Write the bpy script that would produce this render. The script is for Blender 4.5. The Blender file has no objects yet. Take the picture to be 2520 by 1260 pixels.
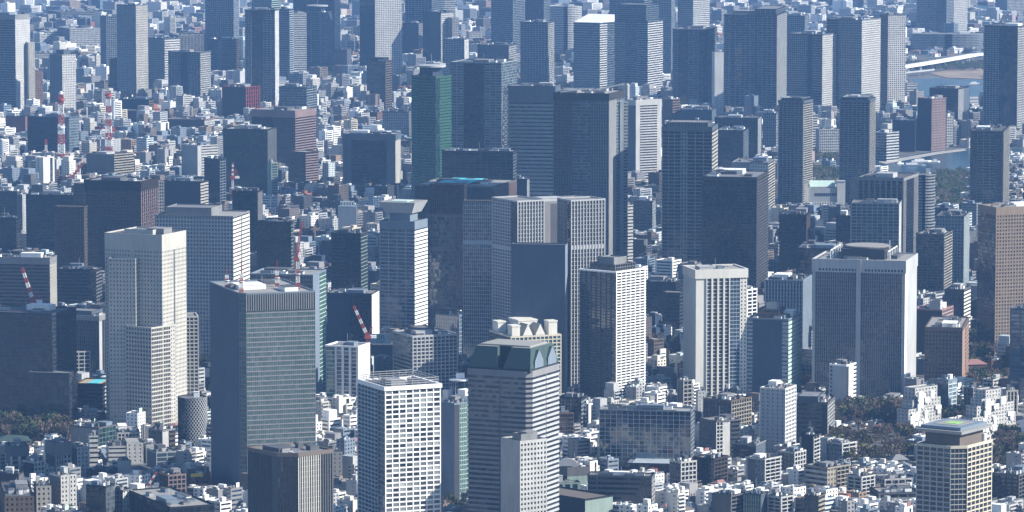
import bpy, math, random
import numpy as np
R = math.radians
random.seed(11)
SC = bpy.context.scene
COL = SC.collection
# ------------------------------------------------------------------ camera, sky, sun, exposure
CAMH, PITCH, FPX = 585.0, R(5.9), 10590.0          # height in m, tilt, focal length in photo pixels (2520 wide)
cam_d = bpy.data.cameras.new('camera'); cam = bpy.data.objects.new('camera', cam_d); COL.objects.link(cam)
cam_d.sensor_width = 36.0; cam_d.lens = FPX / 2520 * 36
cam_d.clip_start = 1.0; cam_d.clip_end = 90000.0
cam.location = (0, 0, CAMH); cam.rotation_euler = (R(90) - PITCH, 0, 0)
SC.camera = cam
SUN_EL, SUN_AZ = 33.0, 101.0                        # azimuth clockwise from the view direction (+Y)
world = bpy.data.worlds.new('World'); SC.world = world; world.use_nodes = True
wn = world.node_tree
bg = wn.nodes['Background']; sky = wn.nodes.new('ShaderNodeTexSky'); sky.sky_type = 'NISHITA'
sky.sun_disc = False; sky.sun_elevation = R(SUN_EL); sky.sun_rotation = R(SUN_AZ); sky.altitude = 200
sky.air_density = 1.0; sky.dust_density = 0.2; sky.ozone_density = 3.0
wn.links.new(sky.outputs[0], bg.inputs[0]); bg.inputs[1].default_value = 0.09
sd = bpy.data.lights.new('sun', 'SUN'); sun = bpy.data.objects.new('sun', sd); COL.objects.link(sun)
sd.energy = 5.0; sd.angle = R(0.5); sd.color = (1.0, 0.94, 0.82)
sun.rotation_euler = (R(90 - SUN_EL), 0, R(180 - SUN_AZ)); sun.location = (3000, 0, 3000)
SC.view_settings.view_transform = 'Standard'; SC.view_settings.look = 'None'
SC.view_settings.exposure = 0.97; SC.view_settings.gamma = 1.0
cy = SC.cycles
cy.max_bounces = 4; cy.diffuse_bounces = 1; cy.glossy_bounces = 2; cy.transmission_bounces = 1; cy.volume_bounces = 0
cy.use_denoising = True
HAZE_COL = (.215, .425, .84, 1); HAZE_D = 3.6e-5
# ------------------------------------------------------------------ projection helpers
sp, cp = math.sin(PITCH), math.cos(PITCH)
def ground(px, py, z=0.0):
    """world point at height z seen at photo pixel (px, py)"""
    a = (px - 1260) / FPX; b = (630 - py) / FPX
    dx, dy, dz = a, cp + b * sp, -sp + b * cp
    t = (z - CAMH) / dz
    return dx * t, dy * t
def project(x, y, z):
    w = z - CAMH
    dep = y * cp - w * sp
    return 1260 + FPX * x / dep, 630 - FPX * (y * sp + w * cp) / dep
def z_at(Y, py):
    t = (630 - py) / FPX
    return CAMH + Y * (t * cp - sp) / (cp + t * sp)
# ------------------------------------------------------------------ materials
MATS = {}
PAL = dict(white=(.79,.79,.77), bone=(.60,.58,.53), stone=(.40,.39,.36), cream=(.50,.455,.37), tan=(.215,.165,.125), peach=(.26,.17,.13), pink=(.36,.265,.255),
    rose=(.27,.145,.135), red=(.36,.07,.055), brick=(.26,.10,.06), brown=(.085,.065,.056), dbrown=(.040,.034,.032), umber=(.13,.107,.095),
    grey=(.20,.20,.21), lgrey=(.36,.37,.38), dgrey=(.075,.08,.09), char=(.035,.04,.05), black=(.02,.022,.028), blue=(.048,.068,.105), navy=(.022,.038,.07),
    steel=(.15,.19,.24), mist=(.31,.37,.43), pale=(.44,.50,.53), mint=(.42,.55,.50), teal=(.04,.26,.24), aqua=(.09,.46,.54), green=(.06,.17,.12), copper=(.038,.065,.064), mgrey=(.27,.265,.27), lime=(.26,.50,.15),
    yellow=(.72,.50,.06), orange=(.55,.21,.07), sand=(.36,.27,.18), roof=(.17,.17,.175), roofl=(.26,.255,.24), roofd=(.08,.08,.085), sky=(.28,.46,.66))
def nodes_of(m):
    m.use_nodes = True
    return m.node_tree.nodes, m.node_tree.links, m.node_tree.nodes['Principled BSDF']
def wallm(c):
    k = 'plaster_' + c
    if k in MATS: return MATS[k]
    m = bpy.data.materials.new(k); N, L, B = nodes_of(m)
    col = PAL[c]
    g = N.new('ShaderNodeNewGeometry')
    mp = N.new('ShaderNodeMapping'); mp.inputs['Scale'].default_value = (.35, .35, .045)
    n1 = N.new('ShaderNodeTexNoise'); n1.inputs['Scale'].default_value = 1.0; n1.inputs['Detail'].default_value = 3
    n2 = N.new('ShaderNodeTexNoise'); n2.inputs['Scale'].default_value = .035; n2.inputs['Detail'].default_value = 2
    L.new(g.outputs['Position'], mp.inputs[0]); L.new(mp.outputs[0], n1.inputs['Vector']); L.new(g.outputs['Position'], n2.inputs['Vector'])
    ad = N.new('ShaderNodeMath'); ad.operation = 'MULTIPLY_ADD'; ad.inputs[1].default_value = .6
    L.new(n1.outputs[0], ad.inputs[0]); 
    ml = N.new('ShaderNodeMath'); ml.operation = 'MULTIPLY'; ml.inputs[1].default_value = .5; L.new(n2.outputs[0], ml.inputs[0]); L.new(ml.outputs[0], ad.inputs[2])
    r = N.new('ShaderNodeValToRGB'); r.color_ramp.elements[0].position = .35; r.color_ramp.elements[1].position = .72
    r.color_ramp.elements[0].color = tuple(x * .85 for x in col) + (1,); r.color_ramp.elements[1].color = tuple(min(.85, x * 1.1) for x in col) + (1,)
    L.new(ad.outputs[0], r.inputs[0]); L.new(r.outputs[0], B.inputs['Base Color'])
    B.inputs['Roughness'].default_value = .75; B.inputs['Specular IOR Level'].default_value = .3
    MATS[k] = m; return m
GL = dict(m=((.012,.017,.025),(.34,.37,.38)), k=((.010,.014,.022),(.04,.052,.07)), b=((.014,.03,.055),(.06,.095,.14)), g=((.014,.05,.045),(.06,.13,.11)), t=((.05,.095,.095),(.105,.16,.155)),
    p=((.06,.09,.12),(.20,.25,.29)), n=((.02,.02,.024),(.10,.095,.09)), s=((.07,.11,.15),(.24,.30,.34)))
def glassm(c):
    k = 'glazing_' + c
    if k in MATS: return MATS[k]
    m = bpy.data.materials.new(k); N, L, B = nodes_of(m)
    c1, c2 = GL[c]
    uv = N.new('ShaderNodeUVMap'); fl = N.new('ShaderNodeVectorMath'); fl.operation = 'FLOOR'; L.new(uv.outputs[0], fl.inputs[0])
    wn_ = N.new('ShaderNodeTexWhiteNoise'); wn_.noise_dimensions = '3D'; L.new(fl.outputs[0], wn_.inputs['Vector'])
    # blinds come in clumps: a broad noise over the floor/bay grid weighs the per-pane noise
    n = N.new('ShaderNodeTexNoise'); n.inputs['Scale'].default_value = .16; n.inputs['Detail'].default_value = 2; L.new(fl.outputs[0], n.inputs['Vector'])
    mu = N.new('ShaderNodeMath'); mu.operation = 'MULTIPLY'; L.new(wn_.outputs['Value'], mu.inputs[0]); L.new(n.outputs[0], mu.inputs[1])
    r = N.new('ShaderNodeValToRGB'); r.color_ramp.elements[0].position = .12; r.color_ramp.elements[1].position = .62
    r.color_ramp.elements[0].color = c1 + (1,); r.color_ramp.elements[1].color = c2 + (1,)
    L.new(mu.outputs[0], r.inputs[0]); L.new(r.outputs[0], B.inputs['Base Color'])
    B.inputs['Roughness'].default_value = .07; B.inputs['IOR'].default_value = 1.9
    g = N.new('ShaderNodeNewGeometry')
    sub = N.new('ShaderNodeVectorMath'); sub.operation = 'SUBTRACT'; sub.inputs[1].default_value = (.5, .5, .5); L.new(wn_.outputs['Color'], sub.inputs[0])
    sc = N.new('ShaderNodeVectorMath'); sc.operation = 'SCALE'; sc.inputs['Scale'].default_value = .035; L.new(sub.outputs[0], sc.inputs[0])
    ad = N.new('ShaderNodeVectorMath'); ad.operation = 'ADD'; L.new(g.outputs['Normal'], ad.inputs[0]); L.new(sc.outputs[0], ad.inputs[1])
    no = N.new('ShaderNodeVectorMath'); no.operation = 'NORMALIZE'; L.new(ad.outputs[0], no.inputs[0]); L.new(no.outputs[0], B.inputs['Normal'])
    MATS[k] = m; return m
def groundm(name, c1, c2, scale, rough=.9):
    if name in MATS: return MATS[name]
    m = bpy.data.materials.new(name); N, L, B = nodes_of(m)
    g = N.new('ShaderNodeNewGeometry'); n = N.new('ShaderNodeTexNoise'); n.inputs['Scale'].default_value = scale; n.inputs['Detail'].default_value = 6
    L.new(g.outputs['Position'], n.inputs['Vector'])
    r = N.new('ShaderNodeValToRGB'); r.color_ramp.elements[0].position = .38; r.color_ramp.elements[1].position = .64
    r.color_ramp.elements[0].color = c1 + (1,); r.color_ramp.elements[1].color = c2 + (1,)
    L.new(n.outputs[0], r.inputs[0]); L.new(r.outputs[0], B.inputs['Base Color']); B.inputs['Roughness'].default_value = rough
    MATS[name] = m; return m
# ------------------------------------------------------------------ mesh builder
class MB:
    def __init__(s): s.v = []; s.f = []; s.m = []; s.uv = []; s.mats = []; s.T = None
    def mi(s, mat):
        if mat not in s.mats: s.mats.append(mat)
        return s.mats.index(mat)
    def poly(s, pts, mat, uv=None):
        i = len(s.v)
        if s.T:
            ox, oy, oz, c, n = s.T
            pts = [(ox + p[0] * c - p[1] * n, oy + p[0] * n + p[1] * c, oz + p[2]) for p in pts]
        s.v.extend(pts); s.f.append(tuple(range(i, i + len(pts)))); s.m.append(s.mi(mat))
        s.uv.extend(uv if uv else [(0, 0)] * len(pts))
    def prism(s, base, z0, z1, mat, top=True, bot=False):
        n = len(base)
        for i in range(n):
            a, b = base[i], base[(i + 1) % n]
            s.poly([(a[0], a[1], z0), (b[0], b[1], z0), (b[0], b[1], z1), (a[0], a[1], z1)], mat)
        if top: s.poly([(p[0], p[1], z1) for p in base], mat)
        if bot: s.poly([(p[0], p[1], z0) for p in reversed(base)], mat)
    def box(s, x0, x1, y0, y1, z0, z1, mat, bot=False): s.prism([(x0, y0), (x1, y0), (x1, y1), (x0, y1)], z0, z1, mat, True, bot)
    def bar(s, a, b, r, mat):
        """square bar from a to b"""
        ax = [b[i] - a[i] for i in range(3)]; l = math.sqrt(sum(t * t for t in ax)) or 1; ax = [t / l for t in ax]
        u = (-ax[1], ax[0], 0) if abs(ax[2]) < .95 else (1, 0, 0)
        lu = math.sqrt(sum(t * t for t in u)); u = [t / lu for t in u]
        w = (ax[1] * u[2] - ax[2] * u[1], ax[2] * u[0] - ax[0] * u[2], ax[0] * u[1] - ax[1] * u[0])
        q = [[p[i] + r * (su * u[i] + sw * w[i]) for i in range(3)] for p in (a, b) for su, sw in ((-1, -1), (1, -1), (1, 1), (-1, 1))]
        for k in range(4): s.poly([q[k], q[(k + 1) % 4], q[4 + (k + 1) % 4], q[4 + k]], mat)
        s.poly([q[3], q[2], q[1], q[0]], mat); s.poly(q[4:], mat)
    def mesh(s, name):
        me = bpy.data.meshes.new(name); me.from_pydata([tuple(p) for p in s.v], [], s.f)
        for m in s.mats: me.materials.append(m)
        if s.m: me.polygons.foreach_set('material_index', s.m)
        ul = me.uv_layers.new(name='UVMap'); ul.data.foreach_set('uv', [c for t in s.uv for c in t])
        me.update(); return me
    def obj(s, name, parent=None, smooth=False):
        if not s.f: return None
        me = s.mesh(name)
        if smooth: me.polygons.foreach_set('use_smooth', [True] * len(me.polygons))
        o = bpy.data.objects.new(name, me); COL.objects.link(o)
        if parent: o.parent = parent
        return o
def tag(o, label=None, cat=None, group=None, kind=None):
    if label: o['label'] = label
    if cat: o['category'] = cat
    if group: o['group'] = group
    if kind: o['kind'] = kind
    return o
def empty(name, loc, rz=0, parent=None):
    o = bpy.data.objects.new(name, None); COL.objects.link(o); o.location = loc; o.rotation_euler = (0, 0, rz)
    o.empty_display_size = 5
    if parent: o.parent = parent
    return o
def shared(name, me, parent, loc=(0, 0, 0), rz=0, scale=None):
    o = bpy.data.objects.new(name, me); COL.objects.link(o); o.parent = parent; o.location = loc; o.rotation_euler = (0, 0, rz)
    if scale: o.scale = scale
    return o
def off(poly, p):
    """offset a counter-clockwise polygon outwards by p with mitred corners"""
    n = len(poly); out = []
    for i in range(n):
        a, b, c = poly[i - 1], poly[i], poly[(i + 1) % n]
        d1 = (b[0] - a[0], b[1] - a[1]); d2 = (c[0] - b[0], c[1] - b[1])
        l1 = math.hypot(*d1) or 1; l2 = math.hypot(*d2) or 1
        n1 = (d1[1] / l1, -d1[0] / l1); n2 = (d2[1] / l2, -d2[0] / l2)
        k = 1 + n1[0] * n2[0] + n1[1] * n2[1]; k = max(k, .25)
        out.append((b[0] + p * (n1[0] + n2[0]) / k, b[1] + p * (n1[1] + n2[1]) / k))
    return out
# ------------------------------------------------------------------ facades: (floor height, bay, pier share, band share, pier proud, band proud)
ST = dict(g=(4.0,3.4,.40,.42,.40,.32), gb=(4.0,6.6,.15,.26,.55,.45), gw=(3.6,4.2,.22,.30,.55,.45), p=(4.0,3.9,.60,.56,.30,.22), h=(4.0,0,0,.50,0,.40), hh=(4.2,0,0,.64,0,.45),
    hs=(4.2,14,.05,.32,.30,.34), ht=(4.0,9,.08,.22,.35,.30), v=(4.0,3.4,.40,.14,.9,.08), vd=(4.0,2.2,.42,.14,.7,.08), vw=(4.0,7.0,.30,.16,1.1,.10), c=(4.1,3.2,.07,.17,.14,.10),
    cd=(4.1,2.2,.13,.12,.22,.08), cg=(4.1,5.5,.05,.10,.16,.12), b=(3.3,7.2,.09,.34,1.1,1.5), bb=(3.3,9.5,.05,.42,1.2,1.5), bt=(3.3,6.0,.14,.30,.9,1.2), s=(3.6,4.6,.76,.64,.18,.12), vf=(4.0,3.3,.27,.12,.6,.08), pd=(3.9,3.1,.62,.62,.2,.15), ht2=(4.0,2.6,.14,.30,.3,.35), gf=(3.8,5.8,.16,.30,.45,.35), pw=(3.8,3.1,.48,.52,.2,.15), pt=(3.9,2.9,.50,.56,.2,.15), ct=(4.2,1.7,.14,.24,.2,.3), pv=(3.4,4.3,.66,.58,.2,.15),
    gy=(3.5,4.4,.42,.50,.22,.16), gs=(3.9,5.2,.07,.10,.25,.2), gx=(3.3,3.6,.30,.30,.5,.4), n=None)
PROF = {}
def face_seg(gz, bd, pr, A, B, mA, mB, z0, z1, st, wall, gl, fl=1.0):
    """one stretch of facade. gz: glazing builder; bd/pr: callables giving the builder for the next band / pier. mA, mB(p): outer end points"""
    L = math.hypot(B[0] - A[0], B[1] - A[1])
    if L < .3: return
    d = ((B[0] - A[0]) / L, (B[1] - A[1]) / L)
    if st is None:
        gz.poly([(A[0], A[1], z0), (B[0], B[1], z0), (B[0], B[1], z1), (A[0], A[1], z1)], wall); return
    fh, bw, prr, br, pp, bp = st; fh *= fl
    nf = max(1, round((z1 - z0) / fh)); fh = (z1 - z0) / nf
    nb = max(1, round(L / (bw or 3.0)))
    gz.poly([(A[0], A[1], z0), (B[0], B[1], z0), (B[0], B[1], z1), (A[0], A[1], z1)], gl, [(A[0] % 97, 0), (A[0] % 97 + nb, 0), (A[0] % 97 + nb, nf), (A[0] % 97, nf)])
    mech = (round(nf * .75),) if nf >= 24 and st in (ST['vf'], ST['gx'], ST['cd']) else ()      # a plant floor
    if br > 0:
        a0, b0 = mA(bp), mB(bp); hgt = fh * br
        for k in range(nf):
            za = z0 + k * fh; zb = za + (hgt if k not in mech else fh * .97); q = bd()
            q.poly([(a0[0], a0[1], za), (b0[0], b0[1], za), (b0[0], b0[1], zb), (a0[0], a0[1], zb)], wall)
            q.poly([(a0[0], a0[1], zb), (b0[0], b0[1], zb), (B[0], B[1], zb), (A[0], A[1], zb)], wall)
            q.poly([(A[0], A[1], za), (B[0], B[1], za), (b0[0], b0[1], za), (a0[0], a0[1], za)], wall)
            if bp > .6:
                q.poly([(A[0], A[1], za), (a0[0], a0[1], za), (a0[0], a0[1], zb), (A[0], A[1], zb)], wall)
                q.poly([(b0[0], b0[1], za), (B[0], B[1], za), (B[0], B[1], zb), (b0[0], b0[1], zb)], wall)
    if bw and prr > 0:
        w = L / nb * prr; nx, ny = d[1], -d[0]; a0, b0 = mA(pp), mB(pp)
        for k in range(nb + 1):
            s0 = k * L / nb - w / 2; s1 = s0 + w
            s0 = max(s0, 0); s1 = min(s1, L)
            pa = (A[0] + d[0] * s0, A[1] + d[1] * s0); pb = (A[0] + d[0] * s1, A[1] + d[1] * s1)
            oa = a0 if k == 0 else (pa[0] + nx * pp, pa[1] + ny * pp); ob = b0 if k == nb else (pb[0] + nx * pp, pb[1] + ny * pp)
            q = pr(); zt = z1 - .02
            q.poly([(oa[0], oa[1], z0), (ob[0], ob[1], z0), (ob[0], ob[1], zt), (oa[0], oa[1], zt)], wall)
            q.poly([(pa[0], pa[1], z0), (oa[0], oa[1], z0), (oa[0], oa[1], zt), (pa[0], pa[1], zt)], wall)
            q.poly([(ob[0], ob[1], z0), (pb[0], pb[1], z0), (pb[0], pb[1], zt), (ob[0], ob[1], zt)], wall)
            if z0 > 30: q.poly([(pa[0], pa[1], zt), (oa[0], oa[1], zt), (ob[0], ob[1], zt), (pb[0], pb[1], zt)], wall)
def parse(spec, wall, gl):
    out = []
    for t in spec.split(','):
        t, _, w = t.partition(':'); q = t.split('.')
        wc = q[1] if len(q) > 1 and q[1] else wall.name[8:]
        if wc == 'steel' and ST[q[0]]: wc = 'mist'
        out.append((ST[q[0]], wallm(wc), glassm(q[2]) if len(q) > 2 else gl, float(w or 1)))
    return out
class Splitter:
    """hands out one builder per band or pier for the first n, then one for the rest; or always the same one"""
    def __init__(s, name, sep, n=96): s.name = name; s.sep = sep; s.n = n; s.l = []; s.rest = MB()
    def __call__(s):
        if s.sep and len(s.l) < s.n: m = MB(); s.l.append(m); return m
        return s.rest
    def done(s, root):
        for m in s.l: m.obj(s.name, root)
        o = s.rest.obj(s.name, root)
        if o and s.sep: o['kind'] = 'stuff'
def volume(root, poly, z0, z1, specs, wall, gl, cap=1.6, capm=None, roofm=None, sep=False, fl=1.0, crown=None, names=('facade', 'floor_band', 'pier'), fin=True):
    """a prism of facades. specs: one spec string per edge"""
    gz = MB(); bands = Splitter(names[1], sep); piers = Splitter(names[2], sep, 90)
    if not sep: bands.rest = piers.rest = gz
    n = len(poly); zt = z1 - cap; big = 0
    for i in range(n):
        A, B = poly[i], poly[(i + 1) % n]
        segs = parse(specs[i % len(specs)], wall, gl); tot = sum(s[3] for s in segs); L = math.hypot(B[0] - A[0], B[1] - A[1]); acc = 0
        for j, (st, w, g, wt) in enumerate(segs):
            t0 = acc / tot; acc += wt; t1 = acc / tot
            a = (A[0] + (B[0] - A[0]) * t0, A[1] + (B[1] - A[1]) * t0); b = (A[0] + (B[0] - A[0]) * t1, A[1] + (B[1] - A[1]) * t1)
            nx, ny = ((B[1] - A[1]) / L, -(B[0] - A[0]) / L) if L else (0, 0)
            mA = (lambda p, i=i: off(poly, p)[i]) if j == 0 else (lambda p, a=a, nx=nx, ny=ny: (a[0] + nx * p, a[1] + ny * p))
            mB = (lambda p, i=i: off(poly, p)[(i + 1) % n]) if j == len(segs) - 1 else (lambda p, b=b, nx=nx, ny=ny: (b[0] + nx * p, b[1] + ny * p))
            if st: big = max(big, st[4], st[5])
            face_seg(gz, bands, piers, a, b, mA, mB, z0, zt, st, w, g, fl)
    # crown band and parapet
    o = off(poly, big + .06); inn = off(poly, -.45); cm = capm or wall
    for i in range(n):
        j = (i + 1) % n
        gz.poly([(o[i][0], o[i][1], zt), (o[j][0], o[j][1], zt), (o[j][0], o[j][1], z1), (o[i][0], o[i][1], z1)], cm)
        gz.poly([(o[i][0], o[i][1], z1), (o[j][0], o[j][1], z1), (inn[j][0], inn[j][1], z1), (inn[i][0], inn[i][1], z1)], cm)
        gz.poly([(inn[i][0], inn[i][1], z1), (inn[j][0], inn[j][1], z1), (inn[j][0], inn[j][1], z1 - 1.3), (inn[i][0], inn[i][1], z1 - 1.3)], cm)
        gz.poly([(poly[i][0], poly[i][1], zt), (poly[j][0], poly[j][1], zt), (o[j][0], o[j][1], zt), (o[i][0], o[i][1], zt)], cm)
    gz.obj(names[0], root)
    bands.done(root); piers.done(root)
    rf = MB(); rf.poly([(p[0], p[1], z1 - 1.2) for p in off(poly, -.3)], roofm or wallm('roof')); ro = rf.obj('roof', root)
    return ro
HEROES = []     # (label, footprint polygon in world metres, top z, px box, category) for placing the small buildings
OVER = []
def frame(xl, xc, xr, yt, yb, th=None, dep=None):
    """front corner P, unit vectors and lengths of the right and the left face"""
    X, Y = ground(xc, yb); zt = z_at(Y, yt); w = zt - CAMH
    dep0 = Y * cp - w * sp; X = (xc - 1260) / FPX * dep0
    wl, wr = max(xc - xl, 0), max(xr - xc, 0)
    if th is None: th = math.degrees(math.atan2(wl, wr)); th = min(max(th, 9), 81)
    t = R(th); ur = (math.cos(t), math.sin(t)); ul = (-math.sin(t), math.cos(t))
    def walk(u, px):
        k = (px - 1260) / FPX
        # (X + s ux) = k (dep0 + s uy cp)
        den = u[0] - k * u[1] * cp
        return (k * dep0 - X) / den
    sr = walk(ur, xr) if wr > 0 else None; sl = walk(ul, xl) if wl > 0 else None
    if sr is None or sr < 2: sr = dep or sl or 20
    if sl is None or sl < 2: sl = dep or sr or 20
    if dep:
        if wl < wr: sl = dep
        else: sr = dep
    return X, Y, zt, ur, ul, sr, sl
def quad_at(ur, ul, sr, sl, u0=0, u1=1, v0=0, v1=1):
    f = lambda u, v: (ur[0] * sr * u + ul[0] * sl * v, ur[1] * sr * u + ul[1] * sl * v)
    return [f(u0, v0), f(u1, v0), f(u1, v1), f(u0, v1)]
def pipes(root, q, z, rng):
    ur, ul, sr, sl = q
    for k in range(rng.randint(2, 4)):
        m = MB(); u, v = rng.uniform(.1, .8), rng.uniform(.1, .8); a = quad_at(ur, ul, sr, sl, u, u, v, v)[0]
        b = quad_at(ur, ul, sr, sl, u + rng.uniform(.05, .15), u, v, v)[0] if k % 2 else quad_at(ur, ul, sr, sl, u, u, v, min(v + rng.uniform(.1, .2), .95))[3]
        m.bar(a + (z + .8,), b + (z + .8,), .3, wallm(rng.choice(('lgrey', 'white', 'rose', 'dgrey')))); m.bar(a + (z - .1,), a + (z + .8,), .25, wallm('lgrey')); m.obj('pipe', root)
def roof_kit(root, q, z, n, rng, cols=('lgrey', 'grey', 'dgrey', 'white', 'steel')):
    ur, ul, sr, sl = q
    if n < 12: n = int(n * 1.4)
    if n > 4: pipes(root, q, z, rng)
    for k in range(n):
        w = rng.uniform(.06, .2) if k else rng.uniform(.25, .45); dpt = rng.uniform(.08, .22) if k else rng.uniform(.25, .45)
        w = min(w, 24 / sr); dpt = min(dpt, 24 / sl)
        u = rng.uniform(.06, .93 - w); v = rng.uniform(.06, .93 - dpt); h = rng.uniform(1.5, 3.5) if k else rng.uniform(3.2, 6)
        m = MB(); b = quad_at(ur, ul, sr, sl, u, u + w, v, v + dpt); c = wallm(rng.choice(cols))
        m.prism(b, z, z + h, c)
        if k: # louvred unit: slim lid
            m.prism(off(b, -.25), z + h, z + h + .35, wallm('dgrey')); m.obj(rng.choice(('cooling_unit', 'rooftop_duct', 'water_tank')), root)
        else:
            m.prism(off(b, .25), z + h, z + h + .3, c, True, True); m.obj('penthouse', root)
    if n > 3 and rng.random() < .5:
        m = MB(); b = quad_at(ur, ul, sr, sl, .5, .5, .5, .5)[0]; m.bar((b[0], b[1], z), (b[0], b[1], z + rng.uniform(7, 13)), .18, wallm('lgrey')); m.obj('antenna', root)
def h(label, xl, xc, xr, yt, yb, Ls, Rs, wall='grey', gl='k', name='office_tower', cat='tower', th=None, dep=None, cap=1.6, capc=None, roof=None, up=(), sub=(), sep=None, kit=None, fl=1.0,
      lc=None, cham=0, chs='c', rng_seed=None, group=None, z0=0.0, tilt=None):
    rng = random.Random(rng_seed or label)
    X, Y, zt, ur, ul, sr, sl = frame(xl, xc, xr, yt, yb, th, dep)
    root = tag(empty(name, (X, Y, z0)), label, cat, group)
    sep = (yb > 830 and zt > 40) if sep is None else sep
    W = wallm(wall); G = glassm(gl)
    poly = quad_at(ur, ul, sr, sl); specs = [Rs, Ls, Rs, Ls]  # left faces often get darker walls, their shade put into the colour
    # edge order: P->R (right face), R->B (back right), B->L (back), L->P (left face)
    if cham:
        P = (0, 0); a = (ul[0] * cham, ul[1] * cham); b = (ur[0] * cham, ur[1] * cham)
        poly = [a, b] + poly[1:]; specs = [chs, Rs, Ls, Rs, Ls]
        # edges: a->b chamfer, b->R right, R->B, B->L, L->a left
    lspec = ','.join(reversed(Ls.split(',')))       # left-face specs are written from left to right as seen
    specs[-1] = Ls; specs[-3] = lspec
    ro = volume(root, poly, 0, zt - z0, specs, W, G, cap, wallm(capc) if capc else None, wallm(roof) if roof else wallm(rng.choice(('roof', 'roofl', 'roofd'))), sep, fl)
    HEROES.append([label, [(X + p[0], Y + p[1]) for p in quad_at(ur, ul, sr, sl)], zt, (xl, xr, yt, yb), cat])
    for s_ in sub:   # further volumes of the same building, each with its own corner pixels
        kw = s_[9] if len(s_) > 9 else {}
        x2, y2, z2, ur2, ul2, sr2, sl2 = frame(*s_[:5], kw.get('th'), kw.get('dep'))
        pl = [(p[0] + x2 - X, p[1] + y2 - Y) for p in quad_at(ur2, ul2, sr2, sl2)]
        volume(root, pl, kw.get('z0', 0), z2, [s_[6], s_[5], s_[6], s_[5]], wallm(s_[7]) if s_[7] else W, glassm(s_[8]) if s_[8] else G, kw.get('cap', 1.6), None, wallm(rng.choice(('roof', 'roofl'))), sep, fl, names=('wing', 'floor_band', 'pier'))
        HEROES.append([None, [(X + p[0], Y + p[1]) for p in pl], z2, tuple((s_[0], s_[2], s_[3], s_[4])), cat])
    q = (ur, ul, sr, sl); z = zt - z0 - 1.2
    for (u0, u1, v0, v1, hh, spec, colr) in up:
        pl = quad_at(ur, ul, sr, sl, u0, u1, v0, v1)
        volume(root, pl, z, z + hh, [spec], wallm(colr), G, .6 if spec != 'n' else .5, None, wallm('roof'), False, names=('penthouse', 'floor_band', 'pier'))
    k = kit if kit is not None else (12 if yb > 700 else 8 if yb > 350 else 5)
    if k: roof_kit(ro, q, z, k, rng) if not up else roof_kit(ro, q, z, max(k - 2, 1), rng)
    root['q'] = [X, Y, zt, ur[0], ur[1], ul[0], ul[1], sr, sl]
    return root
def at(root, u, v):
    q = list(root['q']); return (q[3] * q[7] * u + q[5] * q[8] * v, q[4] * q[7] * u + q[6] * q[8] * v)
def ring_poly(r1, r2, n, rot=0):
    return [(r1 * math.cos(a) * math.cos(rot) - r2 * math.sin(a) * math.sin(rot), r1 * math.cos(a) * math.sin(rot) + r2 * math.sin(a) * math.cos(rot)) for a in (2 * math.pi * k / n for k in range(n))]
def oval(label, xl, xr, yt, yb, spec, wall, gl, name='office_tower', ratio=1.0, rot=0, n=22, cap=1.6, kit=2, roof='roof', cat='tower', fl=1.0, names=('facade', 'floor_band', 'pier')):
    xc = (xl + xr) / 2; X, Y = ground(xc, yb); zt = z_at(Y, yt); dep0 = Y * cp - (zt - CAMH) * sp
    r = (xr - xl) / 2 * dep0 / FPX; Y += r * ratio; X = (xc - 1260) / FPX * dep0
    root = tag(empty(name, (X, Y, 0)), label, cat)
    ro = volume(root, ring_poly(r, r * ratio, n, rot), 0, zt, [spec], wallm(wall), glassm(gl), cap, None, wallm(roof), False, fl, names=names)
    HEROES.append([label, [(X + p[0], Y + p[1]) for p in ring_poly(r, r * ratio, 8, rot)], zt, (xl, xr, yt, yb), cat])
    root['q'] = [X, Y, zt, 1, 0, 0, 1, r, r * ratio]
    roof_kit(ro, ((1, 0), (0, 1), r * .9, r * ratio * .9), zt - 1.2, kit, random.Random(label))
    return root
# ================================================================== front rows (nearest the camera)
teal = h('teal glass office tower with four striped masts', 517, 592, 775, 722, 1228, 'n.blue', 'ct.grey.t', 'steel', 't', th=19, cham=5, chs='cd.grey', cap=1.2, roof='roofl', kit=5, capc='steel')
f2 = h('white residential tower with gridded sunny face and railed roof', 883, 948, 1083, 952, 1420, 'bt.steel:3,c.steel:1', 'gf.white.m', 'white', 'k', 'residential_tower', cap=3.2, kit=3)
crown = h('dark banded tower with green faceted crown', 1152, 1305, 1375, 915, 1340, 'h.grey.k:5,n.dgrey.n:.12,h.grey.k:4', 'h.lgrey:3,n.dgrey:.12,h.lgrey:3', 'grey', 'k', cham=4, chs='h.grey', kit=0, cap=5)
h('white slab tower with small square windows and roof hut', 1233, 1280, 1345, 1085, 1420, 'n.white', 'pw.white.k', 'white', 'k', 'hotel_tower', cap=2.5, kit=2, up=[(.25, .7, .3, .75, 5, 'n', 'lgrey')], sep=False)
notch = h('dark bronze finned tower with notched corner', 612, 704, 817, 1118, 1480, 'vd.dgrey.n:6,n.dgrey:1.6', 'n.bone:.25,vd.stone.n:3.4,vd.dgrey.n:2', 'umber', 'n', cham=11, chs='vd.char', cap=3, kit=5, capc='umber')
pool = h('cream stone residential tower with green rooftop pitch', 2257, 2366, 2440, 1100, 1460, 'gb.stone:3,gb.stone:2', 'gb.cream', 'cream', 'k', 'residential_tower', cham=9, chs='c.stone', cap=2.2, kit=0, fl=.95)
h('wide dark office slab with pale square grid', 1475, 1700, 1722, 1012, 1160, 'gs', 'gs.lgrey', 'steel', 'k', 'office_block', 'building', dep=26, cap=.9, roof='roofl', kit=9, sep=True)
h('mid grey slab of ribbon windows with pale end wall', 1447, 1603, 1621, 1172, 1262, 'h.grey:2,n.lgrey:.3,h.grey:10,gs.grey:2.6', 'gw.white', 'grey', 'k', 'office_block', 'building', kit=6, dep=20)
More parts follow.
